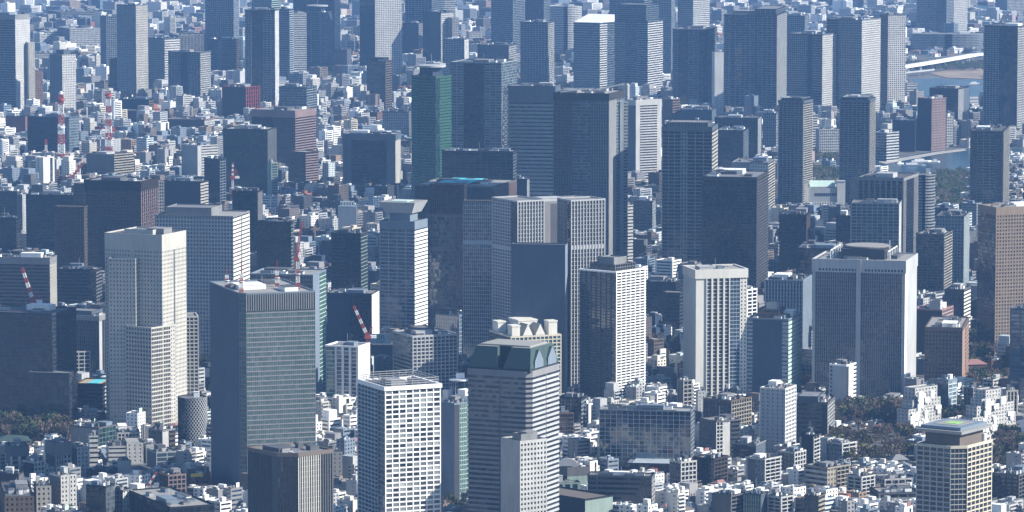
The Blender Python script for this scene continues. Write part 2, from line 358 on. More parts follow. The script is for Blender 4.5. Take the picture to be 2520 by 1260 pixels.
h('low black office hall with solar panel roof', 1540, 1690, 1714, 1142, 1172, 'gb.dgrey', 'gb.grey', 'dgrey', 'k', 'office_block', 'building', kit=2, roof='steel', dep=60)
h('pale aqua building with grey band and roof dish', 1376, 1396, 1452, 1150, 1215, 'n.dgrey', 'n.mint', 'mint', 'k', 'office_block', 'building', cap=8, capc='grey', kit=3, sep=False)
h('white ribbed low block below the aqua building', 1345, 1350, 1424, 1188, 1232, 'n', 'vw.mint', 'mint', 'p', 'office_block', 'building', kit=2)
h('flat brown roofed dark hall at the bottom', 1375, 1440, 1508, 1228, 1292, 'n.char', 'n.mint', 'char', 'k', 'exhibition_hall', 'building', roof='umber', kit=0, dep=60)
h('tan brick office with black window column', 1372, 1378, 1411, 1015, 1092, 'n', 'ht.peach:4,c:1,ht.peach:4', 'peach', 'k', 'office_block', 'building', kit=2)
h('black glass block with louvred upper corner', 1378, 1430, 1443, 978, 1062, 'v.dgrey:3,c.char:2', 'h.steel', 'char', 'k', 'office_block', 'building')
h('grey green glass block behind the banded tower', 1083, 1118, 1156, 992, 1240, 'n.steel', 'n.char:1,cd.mint.t:2', 'steel', 't', 'office_tower', 'tower')
h('pink grey office with flat top and central hut', 968, 1016, 1125, 826, 995, 'h.grey', 'gw.lgrey', 'lgrey', 'k', 'office_tower', 'tower', th=25, roof='roofl', up=[(.2, .6, .25, .7, 7, 'n', 'grey')], fl=1.0, cap=2.2)
h('black and white striped block beneath the crane', 803, 880, 907, 852, 1012, 'c.mint.g:3,n.lgrey:.4,vw.white.k:8', 'n', 'white', 'k', 'office_tower', 'tower', kit=3)
h('cream gridded tower with castle like rooftop', 1205, 1258, 1380, 828, 1015, 'gw.umber', 'gw.cream', 'cream', 'g', 'hotel_tower', 'tower', th=22, kit=0)
striped = h('dark residential tower with white balcony stripes', 1430, 1516, 1585, 668, 1005, 'bt.dgrey:4,c.char:1,bt.dgrey:2', 'b', 'white', 'k', 'residential_tower', kit=2, roof='peach', fl=.85, up=[(.15, .85, .15, .85, 7, 'gw', 'grey'), (.3, .75, .3, .75, 13, 'n', 'lgrey')])
h('white ribbed tower with dark glass centre', 1683, 1713, 1838, 664, 985, 'n.pale', 'n.bone:3,vw.bone:7,c.steel.b:3,p.bone:2', 'bone', 'k', cap=9, roof='roofl', kit=3, fl=.95)
h('narrow white gridded block beside the ribbed tower', 1815, 1839, 1862, 712, 880, 'g.white', 'gb', 'white', 'k', 'office_block', 'building')
h('blank grey blue tower with stepped orange roof plant', 1838, 1940, 1973, 785, 985, 'h.steel:1,n.blue:5,h.steel:1', 'hh.mint.t', 'steel', 'b', up=[(.2, .7, .3, .8, 9, 'h', 'peach'), (.35, .55, .4, .65, 15, 'n', 'white')])
twin = h('broad pinstriped tower with white crown and centre pilaster', 2000, 2228, 2257, 642, 988, 'n.lgrey:1,vd.grey.k:14,n.lgrey:1.6,vd.grey.k:14,n.lgrey:1', 'n.white:1,n.lgrey:5', 'lgrey', 'k', cap=13, capc='lgrey', kit=8, th=76)
h('white slim slab with a black zigzag stair edge', 2042, 2083, 2106, 898, 1020, 'g.lgrey:1,n.lgrey:4', 's.black:1,n.white:2,h.white:1', 'white', 'k', 'residential_block', 'building')
h('tall beige slab with gridded end and rooftop huts', 1872, 1932, 1958, 956, 1115, 's.lgrey', 'gw.white', 'bone', 'k', 'residential_block', 'building', kit=7, roof='rose')
h('grey residential block with curved roof and white end', 1958, 2036, 2053, 990, 1094, 'h.grey:5,n.dgrey:1', 'gw.white', 'grey', 'k', 'residential_block', 'building', up=[(.05, .95, .3, .95, 6, 'n', 'steel')])
h('beige apartment block with dark shaded side', 1732, 1800, 1848, 985, 1066, 'p.dgrey', 'gw.cream', 'tan', 'k', 'residential_block', 'building', roof='roofl')  # dark grey left side: its shade is put into the wall colour
h('pale grey block with bright blank white end', 1722, 1763, 1820, 1036, 1125, 'p.grey:3,n.grey:1', 'gw.white:1,n.white:1.2,h.dgrey:1.5', 'grey', 'k', 'residential_block', 'building')
h('black low office with thin pale parapet', 1802, 1860, 1884, 1092, 1140, 'h.dgrey', 'n.steel', 'dgrey', 'k', 'office_block', 'building', capc='lgrey')
h('white balcony block left of the small plaza', 1840, 1882, 1918, 1128, 1212, 'n.grey:1,g.steel:1.2', 'b', 'white', 'k', 'residential_block', 'building')
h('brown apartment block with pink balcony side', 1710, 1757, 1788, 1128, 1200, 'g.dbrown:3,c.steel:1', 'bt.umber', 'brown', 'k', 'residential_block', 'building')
h('black and white striped slim apartment house', 1972, 2001, 2014, 1070, 1158, 'n.char', 'b.white', 'char', 'k', 'residential_block', 'building')
h('white building with sloped street side', 1917, 1955, 1982, 1112, 1168, 'gw.grey', 'gw.white', 'white', 'k', 'residential_block', 'building')
h('stepped white apartment terraces by the bare trees', 2040, 2072, 2104, 1090, 1150, 'g.steel', 'b.white', 'white', 'k', 'residential_block', 'building', sub=[(2010, 2036, 2054, 1078, 1138, 'n', 'gw', 'white', 'k')])
h('cream block with white left wing', 1983, 2036, 2088, 1150, 1214, 'h.white', 'p.cream:1,bt.cream:1.4', 'cream', 'k', 'residential_block', 'building')
h('white balcony cluster below the bare trees', 2088, 2120, 2150, 1172, 1222, 'bt.white', 'bt.white', 'white', 'k', 'residential_block', 'building', up=[(.1, .5, .3, .8, 7, 'n', 'white')])
h('white framed terrace house with open square bays', 2160, 2178, 2244, 1178, 1205, 'gb.white', 'gb.white', 'white', 'k', 'villa', 'building', dep=26)
h('curved grey villa with ribbon balconies', 2155, 2165, 2256, 1212, 1240, 'b.steel', 'b.lgrey', 'grey', 'k', 'villa', 'building', dep=30)
vill1 = h('stepped white villa tower with scattered black windows', 2230, 2236, 2316, 1008, 1064, 'pv.white', 'pv.white', 'white', 'n', 'residential_tower', kit=4, sep=False, th=44, dep=14,
   sub=[(2240, 2246, 2314, 985, 1061, 'pv', 'pv', 'white', 'n', dict(th=44, dep=13)), (2248, 2252, 2306, 955, 1059, 'pv', 'pv', 'white', 'n', dict(th=44, dep=13))])
vill2 = h('wide stepped white villa tower with black windows', 2387, 2394, 2499, 1028, 1080, 'pv.white', 'pv.white', 'white', 'n', 'residential_tower', kit=4, sep=False, th=44, dep=14,
   sub=[(2398, 2404, 2494, 1000, 1077, 'pv', 'pv', 'white', 'n', dict(th=44, dep=13)), (2410, 2416, 2478, 982, 1075, 'pv', 'pv', 'white', 'n', dict(th=44, dep=13)), (2420, 2426, 2462, 960, 1073, 'pv', 'pv', 'white', 'n', dict(th=44, dep=13))])
h('slim blue glass tower behind the white villa tower', 2306, 2334, 2354, 934, 1036, 'c.blue', 'ht.pale.s', 'steel', 'b', 'office_block', 'building')
h('grey block left of the wide white villa tower', 2373, 2395, 2413, 955, 1042, 'g.grey', 'g.lgrey', 'grey', 'k', 'residential_block', 'building')
h('cream block peeking out behind the wide villa tower', 2470, 2478, 2503, 960, 1040, 'n', 'v.bone', 'bone', 'k', 'residential_block', 'building')
h('white low school building before the pinstriped tower', 2145, 2200, 2232, 985, 1010, 'g.lgrey', 'g.pale', 'lgrey', 'k', 'school_building', 'building', dep=40)
h('dark banded block at the lower right edge', 2445, 2506, 2540, 1168, 1250, 'bt.dgrey', 'bt.grey', 'grey', 'k', 'residential_block', 'building')
h('grey apartment block at the bottom near the cranes', 1757, 1798, 1832, 1218, 1290, 'n.grey', 'b.grey', 'grey', 'k', 'residential_block', 'building')
h('green glass fronted block at the bottom', 1832, 1872, 1890, 1216, 1290, 'vd.mint.t', 'n.steel', 'steel', 't', 'office_block', 'building')
h('white stacked block with balcony corner at the bottom', 1892, 1922, 1950, 1222, 1290, 'bt.white', 'bt.white', 'white', 'k', 'residential_block', 'building')
h('olive glass block with cream side at the bottom', 1980, 2014, 2030, 1220, 1290, 'c.grey.g', 'h.cream', 'tan', 'k', 'residential_block', 'building')
h('white stepped house block near the central bottom', 1650, 1676, 1713, 1136, 1206, 'g.grey', 'gw.white', 'white', 'k', 'residential_block', 'building')
h('thin white tower stub beside the ribbed tower', 1713, 1718, 1736, 962, 1030, 'n', 's.white', 'white', 'k', 'office_block', 'building')
h('white framed slim block beneath the ribbed tower', 1668, 1682, 1702, 935, 1010, 'n.grey', 'gb.bone', 'lgrey', 'k', 'office_block', 'building')
h('low steel blue hall at the foot of the ribbed tower', 1758, 1815, 1842, 958, 985, 'c.steel', 'c.pale', 'steel', 'b', 'office_block', 'building')
# ---- lower left
h('green glass block with long grey side wall', 175, 243, 285, 1052, 1114, 'n.lgrey', 'cg.steel.g', 'grey', 'g', 'office_block', 'building')
h('white lattice screened block', 283, 290, 343, 1064, 1104, 'n', 'gx.white', 'white', 'k', 'office_block', 'building')
h('grey block with bright white end near the lattice tower', 367, 400, 430, 1058, 1120, 'g.grey', 'n.white:1,h.umber:1', 'lgrey', 'k', 'office_block', 'building')
h('white shop block with louvred grey crown', 15, 27, 68, 1098, 1180, 'n.grey', 'vw.white', 'white', 'k', 'office_block', 'building', cap=9, capc='steel')
h('grey and white office with louvred top', 113, 137, 174, 1090, 1168, 'n.grey', 'vd.white:1,g.white:1', 'lgrey', 'k', 'office_block', 'building', cap=12, capc='lgrey')
h('narrow white house block with small windows', 175, 190, 217, 1100, 1165, 'n.grey', 'p.white', 'white', 'k', 'residential_block', 'building')
h('slim white banded building beside the green glass block', 217, 221, 240, 1072, 1160, 'n', 'hh.white', 'white', 'k', 'office_block', 'building')
h('white building with dark round corner and windows', 57, 84, 109, 1136, 1188, 'c.char', 'g.white', 'white', 'k', 'office_block', 'building')
h('tall white apartment slab with rows of small windows', 123, 150, 187, 1170, 1252, 's.grey', 'p.white:1,n.white:.3,p.white:1', 'white', 'k', 'residential_block', 'building', kit=6)
h('cream low block left of the tall white slab', 83, 90, 125, 1196, 1262, 'n', 'p.bone', 'bone', 'k', 'residential_block', 'building')
h('plain grey block at the left edge', -20, 46, 58, 1166, 1235, 'n.dgrey', 'n.grey', 'dgrey', 'k', 'office_block', 'building')
h('beige school like block in the bottom left corner', 0, 12, 83, 1222, 1290, 'n', 'p.tan', 'tan', 'k', 'office_block', 'building')
h('black building with curly metal front', 212, 260, 282, 1196, 1300, 'c.char', 'c.grey.p', 'char', 'k', 'office_block', 'building')
h('grey block with white end wall near the bottom', 263, 302, 324, 1206, 1290, 'g.grey', 's.white', 'grey', 'k', 'office_block', 'building')
h('dark glass office along the bottom edge', 315, 420, 527, 1248, 1330, 'cg.char', 'cg.dgrey', 'char', 'k', 'office_block', 'building', th=25)
h('pink brick apartment slab', 393, 415, 456, 1168, 1250, 'g.brown', 'gw.pink', 'pink', 'k', 'residential_block', 'building', roof='pink')
h('dark red shop block with yellow awning', 463, 469, 517, 1166, 1212, 'n.brown', 'gw.rose', 'rose', 'k', 'shop_block', 'building')
h('white low block with layered balconies', 262, 268, 308, 1098, 1145, 'n', 'hh.white', 'white', 'k', 'office_block', 'building', sub=[(305, 312, 352, 1090, 1142, 'n', 's', 'white', 'k')])
h('bright white blank house block', 353, 360, 388, 1094, 1140, 'n', 'n.white', 'white', 'k', 'office_block', 'building')
h('pale glass terrace block with stepped roof', 362, 385, 437, 1112, 1160, 'n.steel', 'ht.pale.s', 'pale', 's', 'office_block', 'building')
h('white stair tower house in shade', 288, 298, 323, 1134, 1180, 'n', 'n.white', 'white', 'k', 'residential_block', 'building')
h('grey punched block right of the bronze tower', 812, 818, 842, 1112, 1200, 'n', 's.lgrey', 'lgrey', 'k', 'residential_block', 'building')
h('dark low car park among the white houses', 214, 262, 280, 1158, 1182, 'gb.navy', 'gb.char', 'navy', 'k', 'car_park', 'building', dep=20)
h('white framed hotel block with four dark bays', 172, 180, 221, 864, 935, 'n', 'gb.white:1', 'white', 'k', 'office_block', 'building', kit=1)
h('low club building with blue rooftop pool', 186, 252, 263, 944, 1025, 'h.umber', 'h.white', 'umber', 'k', 'club_building', 'building', kit=0, roof='sand', dep=40)
whitet = h('tall white hotel tower with tiny windows and blank crown', 258, 398, 457, 578, 1065, 'pd:2,n:.35,pd:2.2', 'pd:1,n.dgrey:.12,pd:1', 'stone', 'k', 'hotel_tower', kit=6, cap=16, up=[(.1, .6, .2, .7, 5, 'n', 'white')],
   sub=[(268, 333, 344, 636, 1064, 'pd', 'pd', 'stone', 'k', {}), (289, 372, 430, 806, 1070, 'g', 'ht2:4,pd:1', 'stone', 'n', {}), (440, 446, 487, 778, 1040, 'g', 'gw', 'stone', 'n', {})])
h('huge black glass tower at the left edge', -60, 128, 187, 772, 1062, 'c.char', 'c.char', 'char', 'k', kit=4, sub=[(67, 170, 190, 918, 1068, 'cg', 'cg', 'char', 'k')])
h('dark ribbed slab with pale roof and bright corner', 148, 243, 275, 778, 935, 'vd.dgrey', 'n.lgrey:1,v.dgrey:3', 'grey', 'k', roof='cream', cap=5, capc='grey', up=[(.05, .9, .2, .9, 6, 'n', 'steel')])
h('long grey banded office with round holes on its end', -40, 122, 142, 634, 800, 'h.grey', 's.bone', 'lgrey', 'k', cap=8, capc='lgrey', dep=30)
h('dark grey office behind the hotel tower', 140, 236, 250, 662, 775, 'h.dgrey', 'h.grey', 'dgrey', 'k', 'office_block', 'building')
h('broad gridded slab with bright banded end', 384, 573, 613, 532, 900, 'g.lgrey.b', 'hh.bone:1,n.dgrey:.1,hh.bone:1', 'grey', 'k', kit=4, roof='roofl', up=[(.1, .75, .3, .9, 9, 'n', 'lgrey')])
h('brown slab tower with pinkish ribbed end', 210, 346, 386, 446, 720, 'h.umber:1,p.umber:3', 'vw.pink:1', 'umber', 'k', cap=12, capc='dbrown', roof='roofl', sub=[(182, 212, 230, 452, 700, 'p', 'p', 'grey', 'k'), (380, 386, 403, 446, 690, 'n', 'g', 'lgrey', 'k'), (134, 205, 214, 508, 735, 'p.umber:3,v.umber:2', 'p', 'umber', 'k')])
h('dark block with glowing zigzag end bands', 402, 493, 521, 446, 560, 'n.char', 'hh.bone', 'char', 'k', dep=30)
h('navy glass block at the left', 64, 182, 190, 480, 650, 'h.navy', 'c.navy', 'navy', 'k')
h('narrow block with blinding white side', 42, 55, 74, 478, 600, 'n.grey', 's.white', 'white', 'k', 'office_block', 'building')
h('grey window banded block at the left edge', -20, 42, 60, 470, 560, 'g.dgrey', 'g.grey', 'grey', 'k', 'office_block', 'building')
h('dark block cut by the left edge', -30, 40, 52, 535, 640, 'c.navy', 'c.dgrey', 'navy', 'k', 'office_block', 'building')
h('dark slim tower with bright thin edge', 573, 634, 646, 470, 660, 'v.char:1,c.char:1', 'n.grey', 'char', 'k')
h('dusky glass block beside the red crane', 632, 716, 722, 545, 765, 'cd.char', 'c.mint', 'char', 'n')
h('grey green building just behind the teal tower', 615, 770, 802, 676, 985, 'c.grey', 'n.steel:1,c.mint.g:1', 'steel', 'k', kit=5)
h('dark slab with a pale side strip', 815, 888, 904, 574, 800, 'h.dgrey:2,c.char:2', 'c.mint', 'dgrey', 'k')
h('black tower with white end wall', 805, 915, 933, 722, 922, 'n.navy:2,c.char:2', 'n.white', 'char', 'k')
g1 = h('glass tower with flared white roof disc', 935, 1020, 1051, 545, 880, 'ht.steel.b:1', 'hh.white', 'steel', 'b', cap=9, kit=1, fl=1.0)
h('dark glass tower with two level top', 1050, 1146, 1152, 528, 870, 'cd.dgrey.b:3,vd.dgrey.k:1', 'c.char', 'dgrey', 'b', cap=3, up=[(.0, 1, .05, .9, 34, 'vd', 'dgrey')], sub=[(1140, 1210, 1216, 494, 905, 'cd.steel.b', 'cd', 'dgrey', 'b')])
h('finned building with turquoise rooftop court', 1022, 1215, 1270, 458, 690, 'vd.dgrey', 'vd.pink', 'grey', 'k', cap=2)
fins = h('monumental tower of white vertical fins and deep recesses', 1226, 1290, 1470, 498, 960, 'n.grey', 'n.grey:2,n.dgrey:.6,n.grey:3', 'grey', 'k', cap=2.5, sep=True, kit=6, th=24, dep=50,
   sub=[(1212, 1274, 1334, 494, 985, 'gx.lgrey:3,c.char:1', 'vf.lgrey', 'lgrey', 'k', dict(th=30, dep=30)), (1370, 1406, 1488, 492, 980, 'vf.lgrey:2,c.char:1', 'vf.lgrey', 'lgrey', 'k', dict(th=26, dep=30))])
h('plain blue glass slab in front of the white fins', 1258, 1391, 1398, 602, 1000, 'n.blue', 'n.steel', 'blue', 'b', dep=16, kit=0, cap=.8)
h('low blue glass annex at the foot of the fins', 1072, 1130, 1162, 775, 905, 'cd.steel', 'cd.steel', 'steel', 'b', 'office_block', 'building', sub=[(1135, 1150, 1162, 770, 900, 'cd', 'cd', 'steel', 'b')])
h('low dark roofed block right of the striped residence', 1585, 1664, 1682, 694, 800, 'c.dgrey', 'c.dgrey', 'char', 'k', 'office_block', 'building', sub=[(1630, 1672, 1684, 720, 830, 'h', 'h', 'dgrey', 'k')])
h('grey ridged glass hall before the dark mesh tower', 1884, 1975, 1996, 690, 905, 'v.steel', 'v.steel', 'steel', 'k')
h('dark mesh clad tower with shadowed recess', 1728, 1862, 1890, 436, 740, 'c.dgrey.n:2,c.black:2.6,c.dgrey.n:2.6', 'gw.grey', 'dgrey', 'n', kit=5, cap=4)  # recess lies flush: its shadow is painted with black bands and mullions
h('dark flat roofed plant building behind the pinstripes', 1960, 2062, 2080, 612, 800, 'cg.char', 'c.dgrey', 'char', 'k')
h('brown red building with green domed roof', 1918, 1984, 1994, 528, 705, 'h.dbrown:1,g.navy:2', 'n.brown', 'dbrown', 'k', roof='copper')
h('dark corner block near the museum', 2058, 2092, 2098, 530, 640, 'g.dgrey', 'g.dgrey', 'dgrey', 'k', 'office_block', 'building')
h('pale blue gridded office slab', 2095, 2212, 2218, 500, 705, 'gb.pale.s', 'n.white', 'pale', 'b')
h('navy tower with white vertical stripes', 2112, 2222, 2258, 438, 690, 'vw.lgrey.k', 'n.grey:1,c.navy:2,n.grey:1', 'lgrey', 'k', kit=5, cap=4)
oval('silver banded oval tower tapering at its top', 2243, 2305, 430, 610, 'h', 'lgrey', 'b', ratio=1.3, n=26)
h('grey residential tower with bright balcony corner', 2257, 2322, 2341, 576, 760, 'bt.grey', 'b.bone', 'grey', 'k', 'residential_tower')
h('pale blue grey slab right of the balcony corner', 2303, 2372, 2386, 532, 740, 'p.steel', 's.pale', 'steel', 'k')
h('brown tower with tan square window grid', 2408, 2452, 2590, 510, 880, 'c.dbrown.n', 'g.tan', 'tan', 'n', cap=9, capc='tan', kit=5, fl=.95, th=22)
h('red brown brick office with flat beige rim', 2277, 2368, 2384, 806, 965, 'g.brown', 'n.peach:1,h.peach:1', 'brown', 'k', cap=4, roof='roofl')
h('salmon building with white roof screens', 2250, 2318, 2345, 762, 900, 'n.dbrown', 'gw.pink', 'rose', 'k', 'office_block', 'building', up=[(.1, .3, .1, .5, 10, 'n', 'white')])
h('dark block beneath the pale blue grey slab', 2325, 2372, 2388, 712, 840, 'g.dgrey', 'h.bone', 'dgrey', 'k', 'office_block', 'building')
h('blue glass tower cut by the right edge', 2487, 2560, 2590, 762, 1000, 'ht.blue', 'c.pale', 'blue', 'b')
h('long brown block above the castle like house', 2385, 2430, 2450, 740, 800, 'g.brown', 'g.umber', 'brown', 'k', 'office_block', 'building')
# ---- middle rows
h('dark crystalline tower with steel roof beam', 1363, 1498, 1536, 230, 700, 'vd.grey.b:3,c.steel.s:3,vd.steel.b:3', 'n.lgrey:1,c.pale.s:1', 'dgrey', 'b', cap=9, kit=6, sub=[(1519, 1526, 1545, 250, 690, 'n', 'n.pale:1,h.lgrey:1', 'pale', 's')])
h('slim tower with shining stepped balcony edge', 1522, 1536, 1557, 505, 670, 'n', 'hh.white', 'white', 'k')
h('white framed tower with square void at the top', 1541, 1565, 1628, 246, 470, 'n.steel', 'n.white:1,h.white.k:4,n.white:1', 'white', 'k', cap=9, capc='white', th=34)
h('tall navy tower ruled with thin pale lines', 1630, 1752, 1766, 312, 700, 'ht.steel.k:3,g.steel.k:1,ht.steel.k:4', 'hh.bone', 'steel', 'k', cap=6, fl=1.1, kit=8, up=[(.1, .9, .1, .9, 6, 'vd', 'steel')])
h('black glass slab with thin floor lines', 1088, 1262, 1271, 372, 610, 'ht.dgrey', 'c.steel', 'char', 'k', cap=3, kit=9)
h('small dark box tower with pale rim', 1266, 1297, 1303, 440, 570, 'n.char', 'n.lgrey', 'char', 'k')
h('low grey green gridded block', 1560, 1605, 1613, 494, 592, 'g.grey', 'g.pale', 'grey', 'k', 'office_block', 'building')
h('green glass tower with round roof plate', 1013, 1072, 1110, 188, 560, 'h.teal.g:1,c.teal.g:3', 'c.navy.g:1,hh.green.g:3', 'green', 'g', cap=3)
h('wide pale glass tower with dim reflection', 1108, 1234, 1272, 154, 520, 'ht.pale.s:1,c.navy.k:1.6,ht.pale.s:1.3', 'ht.steel', 'pale', 's')  # reflection painted in: middle stretch of darker glass with navy bands
h('broad blue glass slab with staggered slots', 1250, 1366, 1378, 212, 545, 'hh.steel.k', 'n.pale', 'steel', 'b', cap=24, capc='steel', fl=1.3)
h('dark rounded glass block with pale right edge', 843, 973, 986, 330, 490, 'n.steel:1,h.navy:4,n.steel:1', 'n.bone', 'steel', 'k', cap=10)
h('dark gridded low block behind the rounded block', 942, 1006, 1015, 274, 365, 'g.steel.k', 'n.grey', 'steel', 'k', 'office_block', 'building', fl=1.15)
h('white office with blank side and banded end', 447, 486, 536, 358, 455, 'n.pale', 'n.white:1,hh.white:4', 'white', 'k', 'office_block', 'building')
h('dark green glass tower with grey finned end', 550, 658, 678, 318, 500, 'cd.char.g', 'vw.lgrey', 'char', 'g')
h('small dark glass tower behind the zigzag block', 503, 541, 555, 390, 530, 'c.navy', 'ht.steel', 'navy', 'k')
h('slim teal block at the foot of the green glass tower', 658, 668, 683, 400, 505, 'n', 'ht.mint', 'mint', 't', 'office_block', 'building')
h('pink hotel tower with toothed crown', 620, 726, 777, 272, 440, 'n.dbrown:1,g.umber:1', 'h.pink', 'brown', 'k', cap=12, capc='pink', sub=[(710, 752, 783, 374, 470, 'g.umber', 'h.pink', 'brown', 'k')])
h('crimson tower of vertical fins with dark shaded side', 548, 605, 638, 214, 318, 'n.dbrown', 'vw.red.k', 'red', 'k', fl=2, cap=1)  # shade of the left side is painted as a dark brown wall
h('dark residential tower with thin bright edge', 604, 676, 686, 24, 280, 'b.steel:1,c.navy:2,ht.steel:2', 'n.white', 'steel', 'k', 'residential_tower', fl=1.15)
h('low glass office with pale right side', 687, 755, 779, 214, 325, 'c.steel', 'ht.pale', 'steel', 'b', fl=1.15)
h('dark tower with deep centre notch and white end', 415, 492, 517, 128, 272, 'bt.steel:3,n.navy:2,bt.steel:3', 'gw.white', 'steel', 'k', 'residential_tower', fl=1.15)  # notch lies flush: its shade is painted as a plain navy stretch
h('tall cream tower with fine window grid', 287, 334, 363, 12, 258, 'p.steel', 'p.bone', 'steel', 'k', 'hotel_tower', fl=1.15)
h('brown stepped residential tower', 270, 316, 345, 146, 255, 'g.umber', 'bt.cream', 'umber', 'k', 'residential_tower', up=[(.3, .9, .1, .7, 14, 'n', 'peach')], fl=1.15)
h('slim gridded tower left of the cream tower', 247, 262, 290, 40, 205, 'n', 'gw.steel', 'steel', 'k', 'residential_tower', fl=1.15)
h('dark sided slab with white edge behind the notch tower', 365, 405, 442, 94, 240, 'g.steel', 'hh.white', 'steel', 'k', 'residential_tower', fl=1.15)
h('white ribbed slab behind the notch tower', 402, 440, 507, 86, 195, 'n.steel', 'v.lgrey', 'lgrey', 'k', fl=1.15)
h('big pale tower with sawtooth shoulder at the left edge', -30, 37, 73, 36, 290, 'c.steel.b', 's.white', 'lgrey', 'k', sub=[(60, 70, 85, 104, 288, 'n', 's', 'bone', 'k')], cap=10, fl=1.15)
h('pale tower with square windows behind the striped mast', 122, 153, 186, 134, 295, 'n.steel', 'p.white', 'lgrey', 'k', up=[(.3, .8, .2, .8, 9, 'n', 'steel')], fl=1.15)
h('slim peach lattice tower', 70, 84, 104, 174, 280, 'n', 'p.peach', 'peach', 'k', 'residential_tower', fl=1.15)
h('wide dark glass office behind the striped masts', 68, 145, 194, 288, 400, 'g.navy.k', 'c.pale.s:1,c.navy:1,c.pale.s:2', 'steel', 'b', fl=1.15)
h('mauve low block left of the glass office', 14, 62, 72, 286, 352, 'n.rose', 'n.rose', 'umber', 'k', 'office_block', 'building', fl=1.15)
h('cream flat office carrying a striped mast', 213, 281, 329, 380, 445, 'n.grey', 'h.cream', 'cream', 'k', 'office_block', 'building', kit=2)
h('scarlet hoarding clad building', 233, 252, 284, 314, 350, 'n.red', 'n.red', 'red', 'k', 'office_block', 'building', fl=1.15)
h('dark block with warm side above the scarlet building', 293, 366, 378, 244, 310, 'n.navy', 'h.tan', 'navy', 'k', 'office_block', 'building', sub=[(293, 352, 368, 272, 318, 'n.peach:1,n.umber:3,n.peach:1', 'n.peach', 'umber', 'k')], fl=1.15)
h('long mauve block with gridded end', 407, 503, 528, 294, 345, 'n.umber', 'g.white', 'rose', 'k', 'office_block', 'building', fl=1.15)
h('beige curved slab with warm corner bands', 508, 545, 588, 97, 192, 'g.steel', 'h.tan', 'umber', 'k', 'residential_tower', fl=1.15)
h('tall navy gridded tower cut by the top', 505, 574, 587, -25, 178, 'gw.steel.k', 'g.steel', 'steel', 'b', 'residential_tower', fl=1.15)
h('pale glass tower left of the white slim tower', 684, 712, 722, 22, 210, 'c.steel', 'h.pale', 'steel', 'b', fl=1.15)
h('slim brilliant white tower', 712, 719, 754, 32, 198, 'n', 'hh.white', 'white', 'k', fl=1.15)
h('twin column tower with round rooftop plate', 745, 800, 817, 30, 185, 'c.steel.b:2,n.steel:.5,c.steel.b:2,n.steel:.5,c.steel.b:1', 'c.steel', 'steel', 'b', fl=1.15)
h('blue tower behind the twin column tower', 722, 822, 836, -25, 165, 'v.blue', 'c.blue', 'blue', 'b', fl=1.15)
h('grey tower above the dark residential tower', 620, 668, 690, -25, 195, 'g.steel', 'h.mint', 'steel', 'k', fl=1.15)
h('white gridded tower with blue shaded side', 885, 923, 989, -30, 190, 'c.blue', 'gy.white', 'bone', 'k', 'residential_tower', fl=1.15)  # left side's shade put in as blue floor bands
h('brown tower with tan edge and dark cap', 903, 948, 964, 150, 280, 'gw.umber', 'h.tan', 'umber', 'k', up=[(.1, .8, .1, .9, 7, 'n', 'dbrown')], fl=1.15)
h('dark blue checker tower', 990, 1030, 1042, 56, 165, 'g.blue', 'g.lgrey', 'blue', 'k', fl=1.15)
h('navy slab with bone gridded end', 1042, 1085, 1116, 30, 190, 'v.navy', 'g.white', 'navy', 'k', 'residential_tower', sub=[(1100, 1113, 1129, 44, 190, 'n', 'gy', 'lgrey', 'k')], fl=1.15)
h('blue glass tower cut by the top left of centre', 997, 1062, 1094, -25, 155, 'ht.steel', 'c.pale', 'steel', 'b', fl=1.15)
h('white banded tower top cut by the frame', 1088, 1094, 1120, -20, 120, 'n', 'hh.white', 'white', 'k', fl=1.15)
h('grey residential block with curved roofline', 1090, 1142, 1153, 96, 205, 'bt.steel', 's.white', 'steel', 'k', 'residential_tower', fl=1.15)
h('dark glass block with white gridded end', 1175, 1252, 1270, 110, 215, 'c.navy', 'gb.white', 'navy', 'k', fl=1.15)
h('striped glass tower at the top centre', 1210, 1262, 1290, -35, 170, 'h.steel.b', 'b.steel', 'steel', 'b', fl=1.15)
h('brown tinted tower top at the upper centre', 1290, 1338, 1353, -25, 140, 'g.umber', 'bt.steel', 'umber', 'k', fl=1.15)
h('balconied grey tower right of the pale glass tower', 1282, 1348, 1362, 54, 240, 'bt.steel', 'b.white', 'steel', 'k', 'residential_tower', fl=1.15)
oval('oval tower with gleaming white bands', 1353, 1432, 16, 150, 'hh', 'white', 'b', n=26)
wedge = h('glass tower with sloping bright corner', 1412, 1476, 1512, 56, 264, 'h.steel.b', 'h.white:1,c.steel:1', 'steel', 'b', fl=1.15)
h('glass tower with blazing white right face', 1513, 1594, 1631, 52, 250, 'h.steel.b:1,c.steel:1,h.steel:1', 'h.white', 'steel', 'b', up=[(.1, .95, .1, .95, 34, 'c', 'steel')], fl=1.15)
h('pale gridded tower behind the white faced tower', 1606, 1652, 1661, -10, 205, 'g.steel', 'g.steel', 'pale', 'k', 'residential_tower', fl=1.15)
h('hazy glass tower tops behind the wedge roof', 1500, 1585, 1612, -20, 175, 'c.steel', 'c.pale', 'steel', 'b', fl=1.15)
h('curved navy residential tower', 1657, 1742, 1761, 72, 280, 'b.steel:1,c.navy:2,ht.steel:2,c.navy:1', 'b.steel', 'steel', 'k', 'residential_tower', fl=1.15, kit=5, cham=8, chs='c.blue')
h('white edged tower top at the upper right', 1668, 1706, 1746, -25, 125, 'c.steel', 'hh.white', 'bone', 'k', fl=1.15)
h('blank white slab catching the sun', 1752, 1759, 1781, 128, 300, 'n', 'n.white', 'white', 'k', fl=1.15)
